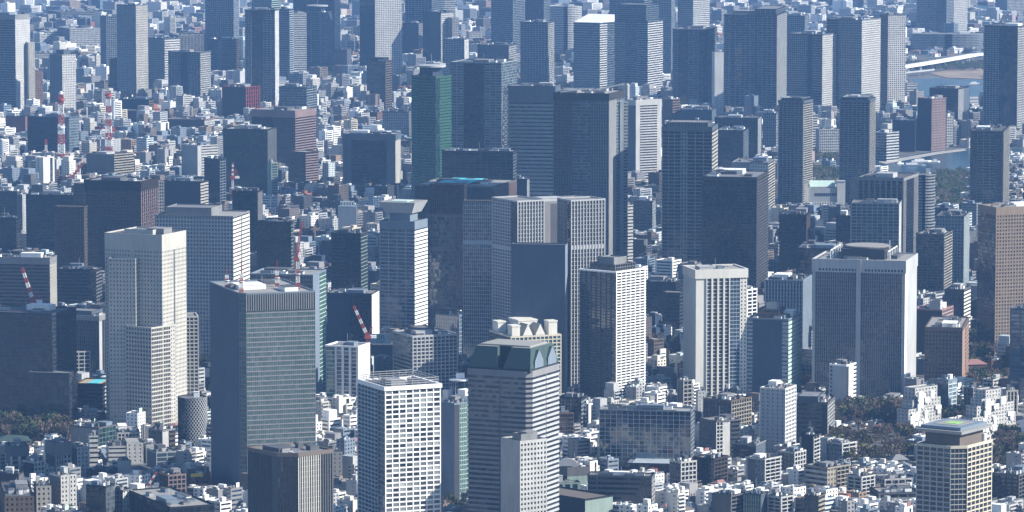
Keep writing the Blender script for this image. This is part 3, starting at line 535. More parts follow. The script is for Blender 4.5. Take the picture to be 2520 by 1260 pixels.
h('huge banded residential tower with raised crown', 1783, 1912, 1936, 36, 290, 'b.steel:1,n.steel:.3,ht.steel:5,c.navy:.5,ht.steel:4', 'gw.white', 'steel', 'k', 'residential_tower', kit=6, up=[(.02, .98, .02, .42, 12, 'ht', 'steel'), (.3, .8, .5, .9, 6, 'n', 'lgrey')], fl=1.15)
h('small gridded tower behind the banded giant', 1932, 1980, 1989, 38, 200, 'gw.steel', 'g.steel', 'steel', 'k', 'residential_tower', fl=1.15)
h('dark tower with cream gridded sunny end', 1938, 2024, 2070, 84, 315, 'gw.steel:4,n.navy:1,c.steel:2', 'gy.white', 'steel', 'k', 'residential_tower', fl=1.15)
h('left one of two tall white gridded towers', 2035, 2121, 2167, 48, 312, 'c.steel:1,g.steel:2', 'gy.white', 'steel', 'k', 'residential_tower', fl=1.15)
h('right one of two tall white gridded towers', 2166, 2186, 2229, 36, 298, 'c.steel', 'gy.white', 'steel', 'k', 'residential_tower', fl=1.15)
h('dark riverside tower with frilled roof', 1918, 1976, 1998, 248, 522, 'bt.steel.k', 'b.bone', 'steel', 'k', 'residential_tower', cap=4, kit=6, up=[(.06, .94, .06, .94, 5, 'gs', 'pale')])
h('twin riverside tower with frilled roof further right', 2068, 2139, 2153, 246, 505, 'bt.steel.k', 'b.bone', 'steel', 'k', 'residential_tower', cap=4, kit=6, up=[(.06, .94, .06, .94, 5, 'gs', 'pale')])
h('tall pair of joined towers cut by the top right', 2257, 2330, 2381, -45, 100, 'c.steel:2,c.navy:1', 'bt.pale:1,g.white:2', 'steel', 'b', 'residential_tower', fl=1.15)
oval('broad curved silver exhibition building', 2245, 2424, 84, 128, 'h', 'lgrey', 's', name='exhibition_building', ratio=.5, n=30, cap=3, cat='building')
h('pale tower top at the upper right edge', 2450, 2480, 2540, -30, 40, 'g.steel', 'gw.white', 'lgrey', 'k', 'residential_tower', fl=1.15)
h('blue tower at the right edge', 2423, 2505, 2545, 64, 350, 'bt.steel:2,c.blue:1,c.navy:1.5', 'gw.white', 'blue', 'b', 'residential_tower', fl=1.15)
h('pink gridded riverside block', 2260, 2293, 2328, 242, 372, 'v.navy', 'p.pink', 'pink', 'k', 'residential_tower', fl=1.15)
h('dark block with plain silver side by the canal', 2288, 2358, 2386, 218, 320, 'g.navy', 'n.lgrey:1,n.steel:1', 'navy', 'k', fl=1.15)
h('white stepped block beside the pink riverside block', 2322, 2328, 2345, 286, 362, 'n', 'g.white', 'white', 'k', 'office_block', 'building', fl=1.15)
h('white narrow office by the bay', 2226, 2232, 2256, 204, 268, 'n', 'hh.white', 'white', 'k', 'office_block', 'building', fl=1.15)
h('navy low block left of the pink riverside block', 2196, 2252, 2262, 296, 374, 'n.navy', 'n.navy', 'navy', 'k', 'office_block', 'building', fl=1.15)
h('white quay office with glass left side', 2152, 2182, 2212, 326, 398, 'c.pale', 'h.white', 'white', 'b', 'office_block', 'building', fl=1.15)
h('white block between the two riverside towers', 2008, 2017, 2065, 318, 388, 'n', 'g.white', 'white', 'k', 'office_block', 'building', fl=1.15)
h('narrow bone block right of the dark riverside tower', 1994, 1999, 2012, 282, 380, 'n', 'h.white', 'bone', 'k', 'residential_block', 'building', fl=1.15)
h('tan stacked block near the quay', 2345, 2354, 2378, 300, 345, 'n', 'h.tan', 'tan', 'k', 'residential_block', 'building', fl=1.15)
h('navy block near the right edge', 2383, 2415, 2426, 268, 318, 'n.navy', 'n.navy', 'navy', 'k', 'office_block', 'building', fl=1.15)
h('grey residential tower with banded centre near the right edge', 2390, 2468, 2483, 322, 545, 'b.grey:1,ht.lgrey:3,b.grey:1', 'b.bone', 'grey', 'k', 'residential_tower', kit=5)
h('navy finned office with silver side', 1760, 1864, 1874, 290, 405, 'v.navy', 'n.lgrey', 'navy', 'k', kit=4, fl=1.15)
h('dark glass block before the finned office', 1763, 1828, 1840, 320, 440, 'c.navy', 'b.steel', 'navy', 'k')
h('grey blue block left of the riverside tower', 1878, 1910, 1920, 278, 385, 'g.steel', 'g.lgrey', 'steel', 'k', 'office_block', 'building', fl=1.15)
h('white hospital like building with square windows', 1800, 1890, 1907, 400, 540, 'n.lgrey:1,p.white:1', 'h.bone', 'lgrey', 'k', 'office_block', 'building', kit=4)
h('low dark hall left of the finned office', 1672, 1752, 1762, 270, 340, 'n.navy', 'n.steel', 'navy', 'k', 'office_block', 'building', fl=1.15)
h('orange banded block above the thin lined tower', 1630, 1655, 1673, 244, 335, 'n.umber', 'h.peach', 'peach', 'k', 'residential_block', 'building', fl=1.15)
h('long white hall in the upper right haze', 1747, 1850, 1872, 24, 45, 'v.pale', 'h.white', 'pale', 'k', 'office_block', 'building', dep=60, fl=1.15)
h('black and white checkered slab in the upper left haze', 143, 172, 246, 70, 132, 'n.steel', 'g.white', 'white', 'k', 'office_block', 'building', fl=1.15)
h('white terraced block in the upper left haze', 98, 112, 156, 78, 128, 'n', 'hh.white', 'white', 'k', 'residential_block', 'building', fl=1.15)
h('long pale slab in the upper left haze', 118, 150, 236, 30, 66, 'n.steel', 'h.lgrey', 'lgrey', 'k', 'office_block', 'building', fl=1.15)
h('banded cream block beside the pale square window tower', 84, 90, 123, 130, 168, 'n', 'hh.white', 'bone', 'k', 'residential_block', 'building', fl=1.15)
h('cream banded block right of the square window tower', 183, 186, 213, 242, 292, 'n', 'hh.white', 'bone', 'k', 'residential_block', 'building', fl=1.15)
h('white box hall in the upper left haze', 413, 425, 459, 44, 72, 'n.steel', 'n.white', 'white', 'k', 'office_block', 'building', fl=1.15)
h('mauve block with orange side by the dark rounded block', 893, 928, 944, 276, 335, 'g.umber', 'p.peach', 'rose', 'k', 'office_block', 'building', fl=1.15)
h('white topped slim block in the left centre', 1148, 1156, 1184, 78, 120, 'n', 'g.white', 'bone', 'k', 'residential_block', 'building', fl=1.15)
# ================================================================== special roofs, masts, cranes
def sect(root, p0, p1, w0, w1, n, cols, name='mast_section', r=.28, solid=False):
    """a lattice boom from p0 to p1 in alternating coloured sections, each its own part"""
    p0, p1 = Vector3(p0), Vector3(p1); ax = (p1 - p0); L = ax.length; ax.normalize()
    u = ax.cross(Vector3((0, 1, 0))) if abs(ax.y) < .9 else ax.cross(Vector3((1, 0, 0))); u.normalize(); w = ax.cross(u)
    def ring(t):
        c = p0 + ax * (L * t); h_ = (w0 + (w1 - w0) * t) / 2
        return [c + u * (h_ * a) + w * (h_ * b) for a, b in ((-1, -1), (1, -1), (1, 1), (-1, 1))]
    for k in range(n):
        m = MB(); c = wallm(cols[k % len(cols)]); sub_ = 2
        for s_ in range(sub_):
            a, b = ring((k + s_ / sub_) / n), ring((k + (s_ + 1) / sub_) / n)
            for i in range(4):
                j = (i + 1) % 4
                m.bar(a[i], b[i], r, c); m.bar(a[i], b[j], r * .7, c); m.bar(a[j], b[i], r * .7, c); m.bar(a[i], a[j], r * .7, c)
        m.obj(name, root)
from mathutils import Vector as Vector3
RW = ('red', 'white')
def local(root, px, py, z):
    x, y = ground(px, py, z); return x - root.location.x, y - root.location.y
# four masts on the teal tower
zt = root_z = list(teal['q'])[2]
for px, py, pt in ((558, 704, 655), (594, 716, 640), (682, 702, 640), (733, 708, 600)):
    x, y = local(teal, px, py, zt); ztop = z_at(y + teal.location.y, pt)
    mast = empty('antenna_mast', (x, y, zt - 1.2), 0, teal)
    sect(mast, (0, 0, 0), (0, 0, (ztop - zt) * .62), 3.2, 2.2, 4, RW, r=.22)
    m = MB(); hz = (ztop - zt) * .62; m.bar((0, 0, hz), (0, 0, ztop - zt + 1), .22, wallm('red')); m.obj('antenna', mast)
    m = MB(); m.prism(ring_poly(2.4, 2.4, 10), hz * .55, hz * .55 + .5, wallm('white'), True, True); m.obj('platform', mast)
m = MB()   # louvred crown fins and solid pale border at the top of the teal tower
q = list(teal['q']); ur, ul, sr, sl = (q[3], q[4]), (q[5], q[6]), q[7], q[8]
nrm = (ur[1], -ur[0]); a0 = (ur[0] * 5, ur[1] * 5)
hcr = 15.5; m.poly([(a0[0] + nrm[0] * .5, a0[1] + nrm[1] * .5, zt - hcr), (ur[0] * sr + nrm[0] * .5, ur[1] * sr + nrm[1] * .5, zt - hcr), (ur[0] * sr + nrm[0] * .5, ur[1] * sr + nrm[1] * .5, zt - 1.3), (a0[0] + nrm[0] * .5, a0[1] + nrm[1] * .5, zt - 1.3)], wallm('dgrey'))
m.obj('crown_screen', teal)
nfin = 30; fm = MB(); fm.box(-.16, .16, -.5, .0, 0, hcr - 1.4, wallm('lgrey')); fme = fm.mesh('crown_fin')
for k in range(nfin + 1):
    s_ = 5 + (sr - 5) * k / nfin; shared('crown_fin', fme, teal, (ur[0] * s_ + nrm[0] * .55, ur[1] * s_ + nrm[1] * .55, zt - hcr), math.atan2(ur[1], ur[0]))
def curve_rail(root, hts, mat='lgrey', inset=.02):
    q = list(root['q']); fr = ((q[3], q[4]), (q[5], q[6]), q[7], q[8]); b = quad_at(*fr, inset, 1 - inset, inset, 1 - inset)
    for hh in hts:
        m = MB(); z = q[2] + hh
        for i in range(4): m.bar(b[i] + (z,), b[(i + 1) % 4] + (z,), .18, wallm(mat))
        m.obj('roof_rail', root)
    m = MB()
    for i in range(4):
        for t in range(8):
            p = [b[i][k] + (b[(i + 1) % 4][k] - b[i][k]) * t / 8 for k in (0, 1)]; m.bar((p[0], p[1], q[2] - 1), (p[0], p[1], q[2] + hts[-1]), .14, wallm(mat))
    m.obj('rail_frame', root)
curve_rail(f2, (1.5, 3.2, 5.0))
# faceted copper crown
q = list(crown['q']); fr = ((q[3], q[4]), (q[5], q[6]), q[7], q[8]); z = q[2] - 1
def frust(b0, b1, z0, z1, mat, root, name, top=True):
    m = MB()
    for i in range(len(b0)):
        j = (i + 1) % len(b0); m.poly([b0[i] + (z0,), b0[j] + (z0,), b1[j] + (z1,), b1[i] + (z1,)], mat)
    if top: m.poly([p + (z1,) for p in b1], wallm('roofl'))
    return m.obj(name, root)
cu = wallm('copper')
frust(quad_at(*fr, -.0, 1.0, 0, 1), quad_at(*fr, .02, .98, .02, .98), z, z + 2.5, wallm('black'), crown, 'crown_base', False)
for (u0, u1, v0, v1) in ((.0, 1, .0, .44), (0, 1, .53, 1)):
    frust(quad_at(*fr, u0, u1, v0, v1), quad_at(*fr, u0 + .12, u1 - .12, v0 + .05, v1 - .08), z + 2.6, z + 19, cu, crown, 'crown_roof')
for u in (.14, .60):     # gables facing the sunny side
    m = MB(); a, b, c = quad_at(*fr, u, u + .3, -.01, 0)[0], quad_at(*fr, u, u + .3, -.01, 0)[1], quad_at(*fr, u + .15, u + .15, -.01, 0)[0]
    d_ = quad_at(*fr, u + .15, u + .15, .22, .22)[0]
    m.poly([a + (z + 2.7,), b + (z + 2.7,), b + (z + 8,), c + (z + 17,), a + (z + 8,)], wallm('steel'))
    m.poly([a + (z + 8,), c + (z + 17,), d_ + (z + 17,)], cu); m.poly([b + (z + 8,), d_ + (z + 17,), c + (z + 17,)], cu); m.obj('gable', crown)
m = MB(); m.prism(quad_at(*fr, .2, .8, .1, .9), z + 19, z + 20.2, wallm('roofl')); m.obj('roof_deck', crown)
# castle like roof of the cream tower
def byl(txt):
    for o in SC.objects:
        if o.get('label') == txt: return o
def fr_of(o): q = list(o['q']); return ((q[3], q[4]), (q[5], q[6]), q[7], q[8]), q[2]
o = byl('cream gridded tower with castle like rooftop'); fr, z = fr_of(o)
for (u0, u1, v0, v1, hh) in ((.04, .2, .05, .25, 9), (.78, .95, .05, .25, 12), (.04, .2, .7, .95, 9), (.78, .95, .7, .95, 13), (.3, .68, .35, .8, 12)):
    m = MB(); m.prism(quad_at(*fr, u0, u1, v0, v1), z - 1.2, z + hh, wallm('bone')); m.prism(off(quad_at(*fr, u0, u1, v0, v1), .5), z + hh, z + hh + 1.2, wallm('bone'), True, True); m.obj('roof_turret', o)
for u in (.25, .5):
    m = MB(); A = quad_at(*fr, u, u + .2, .03, .4); e = quad_at(*fr, u + .1, u + .1, .03, .4)
    m.poly([A[0] + (z,), A[1] + (z,), e[1] + (z + 11,)], wallm('bone')); m.poly([A[0] + (z,), e[1] + (z + 11,), e[2] + (z + 11,), A[3] + (z,)], wallm('roofl')); m.poly([A[1] + (z,), A[2] + (z,), e[2] + (z + 11,), e[1] + (z + 11,)], wallm('bone')); m.obj('roof_gable', o)
# roof slab with green pitch
fr, z = fr_of(pool)
m = MB(); m.prism(quad_at(*fr, .12, .9, .12, .9), z - 1.2, z + 9, wallm('umber')); m.obj('penthouse', pool)
frust(quad_at(*fr, .0, .97, .0, 1), quad_at(*fr, -.04, 1.0, -.03, 1.03), z + 9, z + 11.5, wallm('lgrey'), pool, 'roof_slab')
m = MB(); m.prism(quad_at(*fr, .04, .92, .05, .95), z + 11.5, z + 14, wallm('steel')); m.obj('roof_curb', pool)
m = MB(); m.prism(quad_at(*fr, .22, .74, .22, .78), z + 14, z + 14.3, wallm('roofl')); m.obj('pitch_border', pool)
m = MB(); m.prism(quad_at(*fr, .36, .60, .36, .64), z + 14.3, z + 14.5, wallm('lime')); m.obj('pitch', pool)
for u, v in ((.97, .3), (.9, .1), (.95, .6)):
    m = MB(); c = quad_at(*fr, u, u, v, v)[0]; m.prism([(c[0] + a, c[1] + b) for a, b in ring_poly(1.8, 1.8, 12)], z - 1.2, z + 5, wallm('white')); m.obj('water_tank', pool)
# irregular projecting boxes of the two white villa towers
for vl in (vill1, vill2):
    fr, z = fr_of(vl); rg = random.Random(4)
    for k in range(26):
        u = rg.uniform(0, .9); hz_ = rg.uniform(2, z + (12 if .2 < u < .7 else 0)); g_ = rg.uniform(.9, 2.2); w_ = rg.uniform(3, 7) / fr[2]; v0 = 0 if hz_ < z - 4 else .1
        m = MB(); n_ = (fr[0][1], -fr[0][0]); a = (fr[0][0] * fr[2] * u, fr[0][1] * fr[2] * u); b = (fr[0][0] * fr[2] * (u + w_), fr[0][1] * fr[2] * (u + w_))
        m.prism([(a[0] + n_[0] * g_, a[1] + n_[1] * g_), (b[0] + n_[0] * g_, b[1] + n_[1] * g_), b, a], hz_, hz_ + rg.uniform(3, 7), wallm('white'), True, True); m.obj('bay_box', vl)
# flared roof disc
fr, z = fr_of(g1)
frust(quad_at(*fr, .12, .88, .12, .88), quad_at(*fr, -.02, 1.02, -.02, 1.05), z + 8, z + 20, wallm('lgrey'), g1, 'flared_roof')
m = MB(); m.prism(quad_at(*fr, .2, .8, .2, .8), z - 1.2, z + 8, wallm('steel')); m.obj('penthouse', g1)
m = MB(); m.prism(quad_at(*fr, .25, .75, .3, .8), z + 20, z + 20.6, wallm('mint')); m.obj('roof_deck', g1)
for t in ('green glass tower with round roof plate', 'twin column tower with round rooftop plate'):
    o = byl(t); fr, z = fr_of(o); c = quad_at(*fr, .5, .5, .5, .5)[0]; r_ = min(fr[2], fr[3]) * .52
    m = MB(); m.prism(quad_at(*fr, .2, .8, .25, .8), z - 1.2, z + 12, wallm('navy')); m.obj('penthouse', o)
    m = MB(); m.prism([(c[0] + a, c[1] + b) for a, b in ring_poly(r_, r_, 28)], z + 12, z + 14.5, wallm('lgrey'), True, True); m.obj('roof_plate', o)
    m = MB(); m.bar(c + (z + 14.5,), c + (z + 30,), .3, wallm('lgrey')); m.obj('antenna', o)
# roof of the pinstriped tower: raised helipad ring, frames, davit
fr, z = fr_of(twin)
m = MB(); m.prism(quad_at(*fr, .2, .8, .25, .72), z - 1.2, z + 9, wallm('char')); m.obj('plant_room', twin)
c = quad_at(*fr, .5, .5, .48, .48)[0]
m = MB(); m.prism([(c[0] + a, c[1] + b) for a, b in ring_poly(22, 22, 28)], z + 10.5, z + 11.3, wallm('roofl'), True, True); m.obj('helipad', twin)
m = MB(); m.prism([(c[0] + a, c[1] + b) for a, b in ring_poly(23.4, 23.4, 28)], z + 9.6, z + 10.5, wallm('umber'), True, True); m.obj('helipad_rim', twin)
for v in (.2, .82):
    m = MB()
    for u in (.1, .3, .5, .7):
        a, b = quad_at(*fr, u, u, v, v)[0], quad_at(*fr, u + .15, u + .15, v, v)[0]
        m.bar(a + (z - 1,), a + (z + 8,), .4, wallm('white')); m.bar(a + (z + 8,), b + (z + 8,), .4, wallm('white')); m.bar(b + (z - 1,), b + (z + 8,), .4, wallm('white'))
    m.obj('steel_frame', twin)
m = MB(); a = quad_at(*fr, .4, .4, .22, .22)[0]; m.bar(a + (z,), a + (z + 17,), .35, wallm('white')); m.obj('davit', twin)
nl = (-fr[1][1], fr[1][0]); ulx = fr[1]      # dark slot windows in the white crown
sm = MB(); sm.box(0, 1.9, -.14, 0, 0, 2.2, wallm('navy')); sme = sm.mesh('crown_slot')
for k in range(26):
    s_ = fr[3] * (.04 + .92 * (k + .1) / 26)
    if abs(k - 12.6) < 1: continue
    p = (ulx[0] * s_ - fr[0][0] * .78, ulx[1] * s_ - fr[0][1] * .78)
    shared('crown_slot', sme, twin, (p[0], p[1], z - 11.5), math.atan2(-ulx[1], -ulx[0]))
m = MB()                                    # centre pilaster and its flare
s0, s1 = fr[3] * .475, fr[3] * .525; g = 2.0
pp_ = [(ulx[0] * s0 - fr[0][0] * g, ulx[1] * s0 - fr[0][1] * g), (ulx[0] * s0, ulx[1] * s0), (ulx[0] * s1, ulx[1] * s1), (ulx[0] * s1 - fr[0][0] * g, ulx[1] * s1 - fr[0][1] * g)]
m.prism(pp_, 0, z + .3, wallm('lgrey')); m.obj('centre_pilaster', twin)
# roof beams of the crystalline tower, braced shaft beside the pale glass tower
o = byl('dark crystalline tower with steel roof beam'); z = list(o['q'])[2]
for a, b, y0, y1 in ((1400, 1462, 222, 218), (1462, 1536, 222, 206), (1380, 1420, 226, 221)):
    p = local(o, a, y0 + 6, z); m = MB(); Yw = p[1] + o.location.y + 8
    xa = (a - 1260) / FPX * Yw - o.location.x; xb = (b - 1260) / FPX * Yw - o.location.x
    m.bar((xa, p[1] + 8, z_at(Yw, y0)), (xb, p[1] + 8, z_at(Yw, y1)), .8, wallm('lgrey')); m.obj('roof_beam', o)
    m = MB(); m.bar((xa, p[1] + 8, z - 1), (xa, p[1] + 8, z_at(Yw, y0)), .4, wallm('grey')); m.bar((xb, p[1] + 8, z - 1), (xb, p[1] + 8, z_at(Yw, y1)), .4, wallm('grey')); m.obj('beam_post', o)
Yc = ground(1245, 545)[1] - 12
xs = (1245 - 1260) / FPX * Yc; zz0, zz1 = z_at(Yc, 400), z_at(Yc, 212)
o = tag(empty('lattice_shaft', (xs, Yc, 0)), 'dark tapering steel lattice shaft between two glass towers', 'steel mast')
sect(o, (0, 0, 0), (0, 0, zz0), 13, 13, 4, ('dgrey',), 'shaft_section', .5); sect(o, (0, 0, zz0), (0, 0, zz1), 13, 5, 6, ('dgrey',), 'shaft_section', .5)
# wedge roof
fr, z = fr_of(wedge); m = MB(); b = quad_at(*fr, 0, 1, 0, .5)
m.poly([b[0] + (z - 14,), b[1] + (z + 3,), b[2] + (z + 3,), b[3] + (z - 2,)], wallm('white'))
m = MB(); c0, c1, c2, c3 = quad_at(*fr, .0, 1, .0, 1)
m.poly([c0 + (z,), c1 + (z,), c1 + (z + 14,)], wallm('white')); m.poly([c1 + (z,), c2 + (z,), c2 + (z + 14,), c1 + (z + 14,)], wallm('steel')); m.poly([c0 + (z,), c1 + (z + 14,), c2 + (z + 14,), c3 + (z,)], wallm('white')); m.poly([c3 + (z,), c2 + (z + 14,), c2 + (z,)], wallm('steel')); m.obj('wedge_roof', wedge)
# crimson tower fins
o = byl('crimson tower of vertical fins with dark shaded side'); fr, z = fr_of(o)
# round lattice tower
lat = oval('round lattice glass tower with slanted rim', 435, 505, 980, 1108, 'cd', 'dgrey', 'k', ratio=1.0, cap=2.5, kit=2)
lq = list(lat['q']); m = MB(); rr = lq[7] + .7; nn = 30
for k in range(nn):
    for sg in (1, -1):
        steps = 26; 
        for s_ in range(steps):
            a0_ = 2 * math.pi * k / nn + sg * s_ * .1; a1_ = a0_ + sg * .1; am = (a0_ % (2 * math.pi))
            if not (4.35 < am < 6.6 or am < .4): continue
            z0_, z1_ = lq[2] * s_ / steps, lq[2] * (s_ + 1) / steps
            m.bar((rr * math.cos(a0_), rr * math.sin(a0_), z0_), (rr * math.cos(a1_), rr * math.sin(a1_), z1_), .22, wallm('lgrey'))
m.obj('lattice_screen', lat)
# white disc canopy on slim posts with a cube on top
X, Y = ground(1132, 1010); o = tag(empty('disc_canopy', (X, Y, 0)), 'white disc canopy on thin posts with a white cube on top', 'roof canopy')
zc = z_at(Y, 936); m = MB(); m.prism(ring_poly(10.5, 8, 28), zc, zc + 1.6, wallm('white'), True, True); m.obj('disc', o)
m = MB(); m.box(-4, 4.5, -1, 5, zc + 1.6, zc + 7, wallm('white')); m.obj('lift_room', o)
for a, b in ring_poly(8.5, 6, 6): m = MB(); m.bar((a, b, 0), (a, b, zc), .3, wallm('lgrey')); m.obj('post', o)
# roof dish of the aqua building
o = byl('pale aqua building with grey band and roof dish'); fr, z = fr_of(o); m = MB(); c = quad_at(*fr, .12, .12, .3, .3)[0]
for k in range(10):
    a0_, a1_ = math.pi * k / 10, math.pi * (k + 1) / 10
    m.poly([c + (z,), (c[0] + 9 * math.cos(a0_), c[1], z + 7 * math.sin(a0_)), (c[0] + 9 * math.cos(a1_), c[1], z + 7 * math.sin(a1_))], wallm('lgrey'))
    m.poly([(c[0], c[1] + 1, z), (c[0] + 9 * math.cos(a1_), c[1] + 1, z + 7 * math.sin(a1_)), (c[0] + 9 * math.cos(a0_), c[1] + 1, z + 7 * math.sin(a0_))], wallm('lgrey'))
    m.poly([(c[0] + 9 * math.cos(a0_), c[1], z + 7 * math.sin(a0_)), (c[0] + 9 * math.cos(a0_), c[1] + 1, z + 7 * math.sin(a0_)), (c[0] + 9 * math.cos(a1_), c[1] + 1, z + 7 * math.sin(a1_)), (c[0] + 9 * math.cos(a1_), c[1], z + 7 * math.sin(a1_))], wallm('white'))
m.obj('roof_dish', o)
# rooftop pool, teal court, awning
o = byl('low club building with blue rooftop pool'); fr, z = fr_of(o); m = MB(); m.prism(quad_at(*fr, .0, .95, .25, .65), z - 1.2, z - .9, wallm('aqua')); m.obj('pool', o)
o = byl('finned building with turquoise rooftop court'); fr, z = fr_of(o); m = MB(); m.prism(quad_at(*fr, .1, .8, .35, .75), z + 1.5, z + 2.2, wallm('aqua')); m.obj('court', o)
o = byl('dark red shop block with yellow awning'); fr, z = fr_of(o)
for z0_, z1_, a_, b_, c_ in ((z - 2.5, z + .4, .0, .62, 'yellow'), (z - 10.5, z - 8.5, .3, 1, 'red')):
    m = MB(); p, r_ = quad_at(*fr, a_, b_, -.09, -.03)[:2]; p3, r3 = quad_at(*fr, a_, b_, -.09, -.03)[3], quad_at(*fr, a_, b_, -.09, -.03)[2]; m.prism([p, r_, r3, p3], z0_, z1_, wallm(c_), True, True); m.obj('awning', o)
# solar roof ribs
o = byl('low black office hall with solar panel roof'); fr, z = fr_of(o)
for k in range(14):
    m = MB(); u = .04 + k * .066; m.prism(quad_at(*fr, u, u + .045, .1, .9), z - 1.1, z - .2, wallm('pale')); m.obj('solar_panel', o)
# billboard on a roof, with its teal lettering
X, Y = ground(936, 925); zz = z_at(Y, 846); z2 = z_at(Y, 822); o = tag(empty('rooftop_billboard', (X, Y, 0)), 'pale grey rooftop billboard with teal letters UR beside the crane', 'billboard')
sw = 52 / FPX * Y; m = MB(); m.box(-sw / 2, sw / 2, 0, 3, zz, z2, wallm('pale')); m.obj('panel', o)
m = MB(); m.box(-sw / 2 - 2, sw / 2 + 3, .5, 22, 0, zz - 1.5, wallm('dgrey')); m.obj('host_block', o)
m = MB(); [m.bar((t * sw, 1.5, zz - 1.5), (t * sw, 1.5, zz), .3, wallm('lgrey')) for t in (-.45, -.15, .15, .45)]; m.obj('strut', o)
tc = bpy.data.curves.new('lettering', 'FONT'); tc.body = 'UR'; tc.size = 7.5; tc.align_x = 'CENTER'; tc.extrude = .05; tc.materials.append(wallm('teal'))
tt = bpy.data.objects.new('text_source', tc); COL.objects.link(tt); me_ = bpy.data.meshes.new_from_object(tt); bpy.data.objects.remove(tt); me_.name = 'lettering'; to = bpy.data.objects.new('lettering', me_); COL.objects.link(to); to.parent = o; to.location = (0, -.12, zz + (z2 - zz) * .42); to.rotation_euler = (R(90), 0, 0)
m = MB(); m.box(-4.6, 4.6, -.14, 0, zz + 2.6, zz + 3.2, wallm('teal')); m.box(-4.6, 4.6, -.14, 0, zz + 1.2, zz + 1.8, wallm('teal')); m.obj('lettering_lines', o)
X, Y = ground(855, 620); zz = z_at(Y, 507); z2 = z_at(Y, 495); o = tag(empty('rooftop_billboard', (X, Y, 0)), 'long pale rooftop sign with five dark characters above the dark slab', 'billboard')
sw = 35 / FPX * Y; m = MB(); m.box(-sw / 2, sw / 2, 0, 2, zz, z2, wallm('pale')); m.obj('panel', o)
m = MB(); m.box(-sw / 2 - 3, sw / 2 + 3, .5, 20, 0, zz - 1, wallm('steel')); m.obj('host_block', o)
for k in range(5):
    m = MB(); cx = (-.4 + .2 * k) * sw; hz_ = zz + (z2 - zz) * .5
    for dz in (-1.2, 0, 1.2): m.box(cx - 1, cx + 1, -.12, 0, hz_ + dz - .22, hz_ + dz + .22, wallm('navy'))
    m.box(cx - .25, cx + .25, -.16, 0, hz_ - 1.8, hz_ + 1.9, wallm('navy')); m.obj('character', o)
# striped masts standing by themselves
for lb, px, y0, y1, yb_, w0, host in (('tall red and white lattice mast with a white dome top', 152, 425, 232, 450, 11, 0), ('red and white lattice mast rising from the cream roof', 268, 376, 226, 0, 10, 'cream flat office carrying a striped mast'),
        ('short red and white mast left of the tall one', 114, 400, 342, 440, 4, 0)):
    if host: hh_ = byl(host); z0_ = list(hh_['q'])[2] - 1.2; x, y = ground(px, y0, z0_)
    else: x, y = ground(px, yb_); z0_ = 0
    o = tag(empty('lattice_mast', (x, y, z0_)), lb, 'lattice mast'); zt_ = z_at(y, y1) - z0_
    sect(o, (0, 0, 0), (0, 0, zt_), w0, w0 * .62, 9 if w0 > 5 else 7, RW, r=.55 if w0 > 5 else .3)
    if w0 > 5:
        for f_ in (.93, .62, .3):
            m = MB(); m.prism(ring_poly(w0 * .55, w0 * .55, 12), zt_ * f_, zt_ * f_ + 3, wallm('red' if f_ != .62 else 'white'), True, True); m.obj('platform', o)
    if 'dome' in lb:
        m = MB(); [m.prism(ring_poly(r_, r_, 12), zt_ + a, zt_ + b, wallm('white')) for r_, a, b in ((3.6, 0, 2), (3, 2, 3.6), (1.8, 3.6, 4.8))]; m.obj('dome', o)
def crane(lb, bx, by, tx, ty, yb_, zb=None, cols=('red', 'white'), cab='red', w=2.4, basec='red', hbase=None):
    if zb is None: x, y = ground(bx, yb_)
    else: x, y = ground(bx, by, zb)
    z0_ = zb or 0; o = tag(empty('tower_crane', (x, y, z0_)), lb, 'crane'); zc_ = z_at(y, by) - z0_
    if zb is not None: zc_ = 4
    sect(o, (0, 0, 0), (0, 0, zc_), w, w, max(2, int(zc_ / 12)), (basec,) if zb is not None else cols, 'mast', .25)
    m = MB(); m.box(-3, 3.4, -2, 2, zc_, zc_ + 3, wallm(cab), True); m.obj('cab', o)
    m = MB(); m.box(2.6, 8.5, -1.6, 1.6, zc_ + .4, zc_ + 3.4, wallm('dgrey' if cab == 'green' else 'white'), True); m.obj('counterweight', o)
    xt = (tx - 1260) / FPX * y - x; zt_ = z_at(y, ty) - z0_
    sect(o, (0, 0, zc_ + 2), (xt, 0, zt_), w, w * .6, 7, cols, 'jib', .3)
    m = MB(); m.bar((1, 0, zc_ + 3), (4, 0, zc_ + 13), .35, wallm(cab)); m.bar((7, 0, zc_ + 3), (4, 0, zc_ + 13), .3, wallm(cab)); m.obj('a_frame', o)
    m = MB(); m.bar((4, 0, zc_ + 13), (xt, 0, zt_), .08, wallm('black')); m.obj('stay_cable', o)
    return o
blk = byl('huge black glass tower at the left edge')
crane('red and white luffing crane on the huge black tower', 82, 757, 48, 660, 0, list(blk['q'])[2] - 1.2, w=3)
crane('red and white luffing crane beside the black and white stripes', 905, 843, 868, 753, 0, list(byl('black and white striped block beneath the crane')['q'])[2] - 1.2, w=2.6)
crane('small red crane with green base among low roofs', 356, 1215, 376, 1162, 1236, None, cab='green', w=1.7)
crane('red tower crane rising behind the teal tower', 730, 640, 741, 545, 800, None, cols=('red',), w=3)
crane('distant red crane beside the dark glass tower', 574, 440, 571, 400, 640, None, w=2.2)
crane('red crane under the tall striped mast', 168, 450, 205, 398, 500, None, cols=('red',), w=3)
crane('white and red crane between mast and cream office', 185, 430, 205, 375, 480, None, w=2)
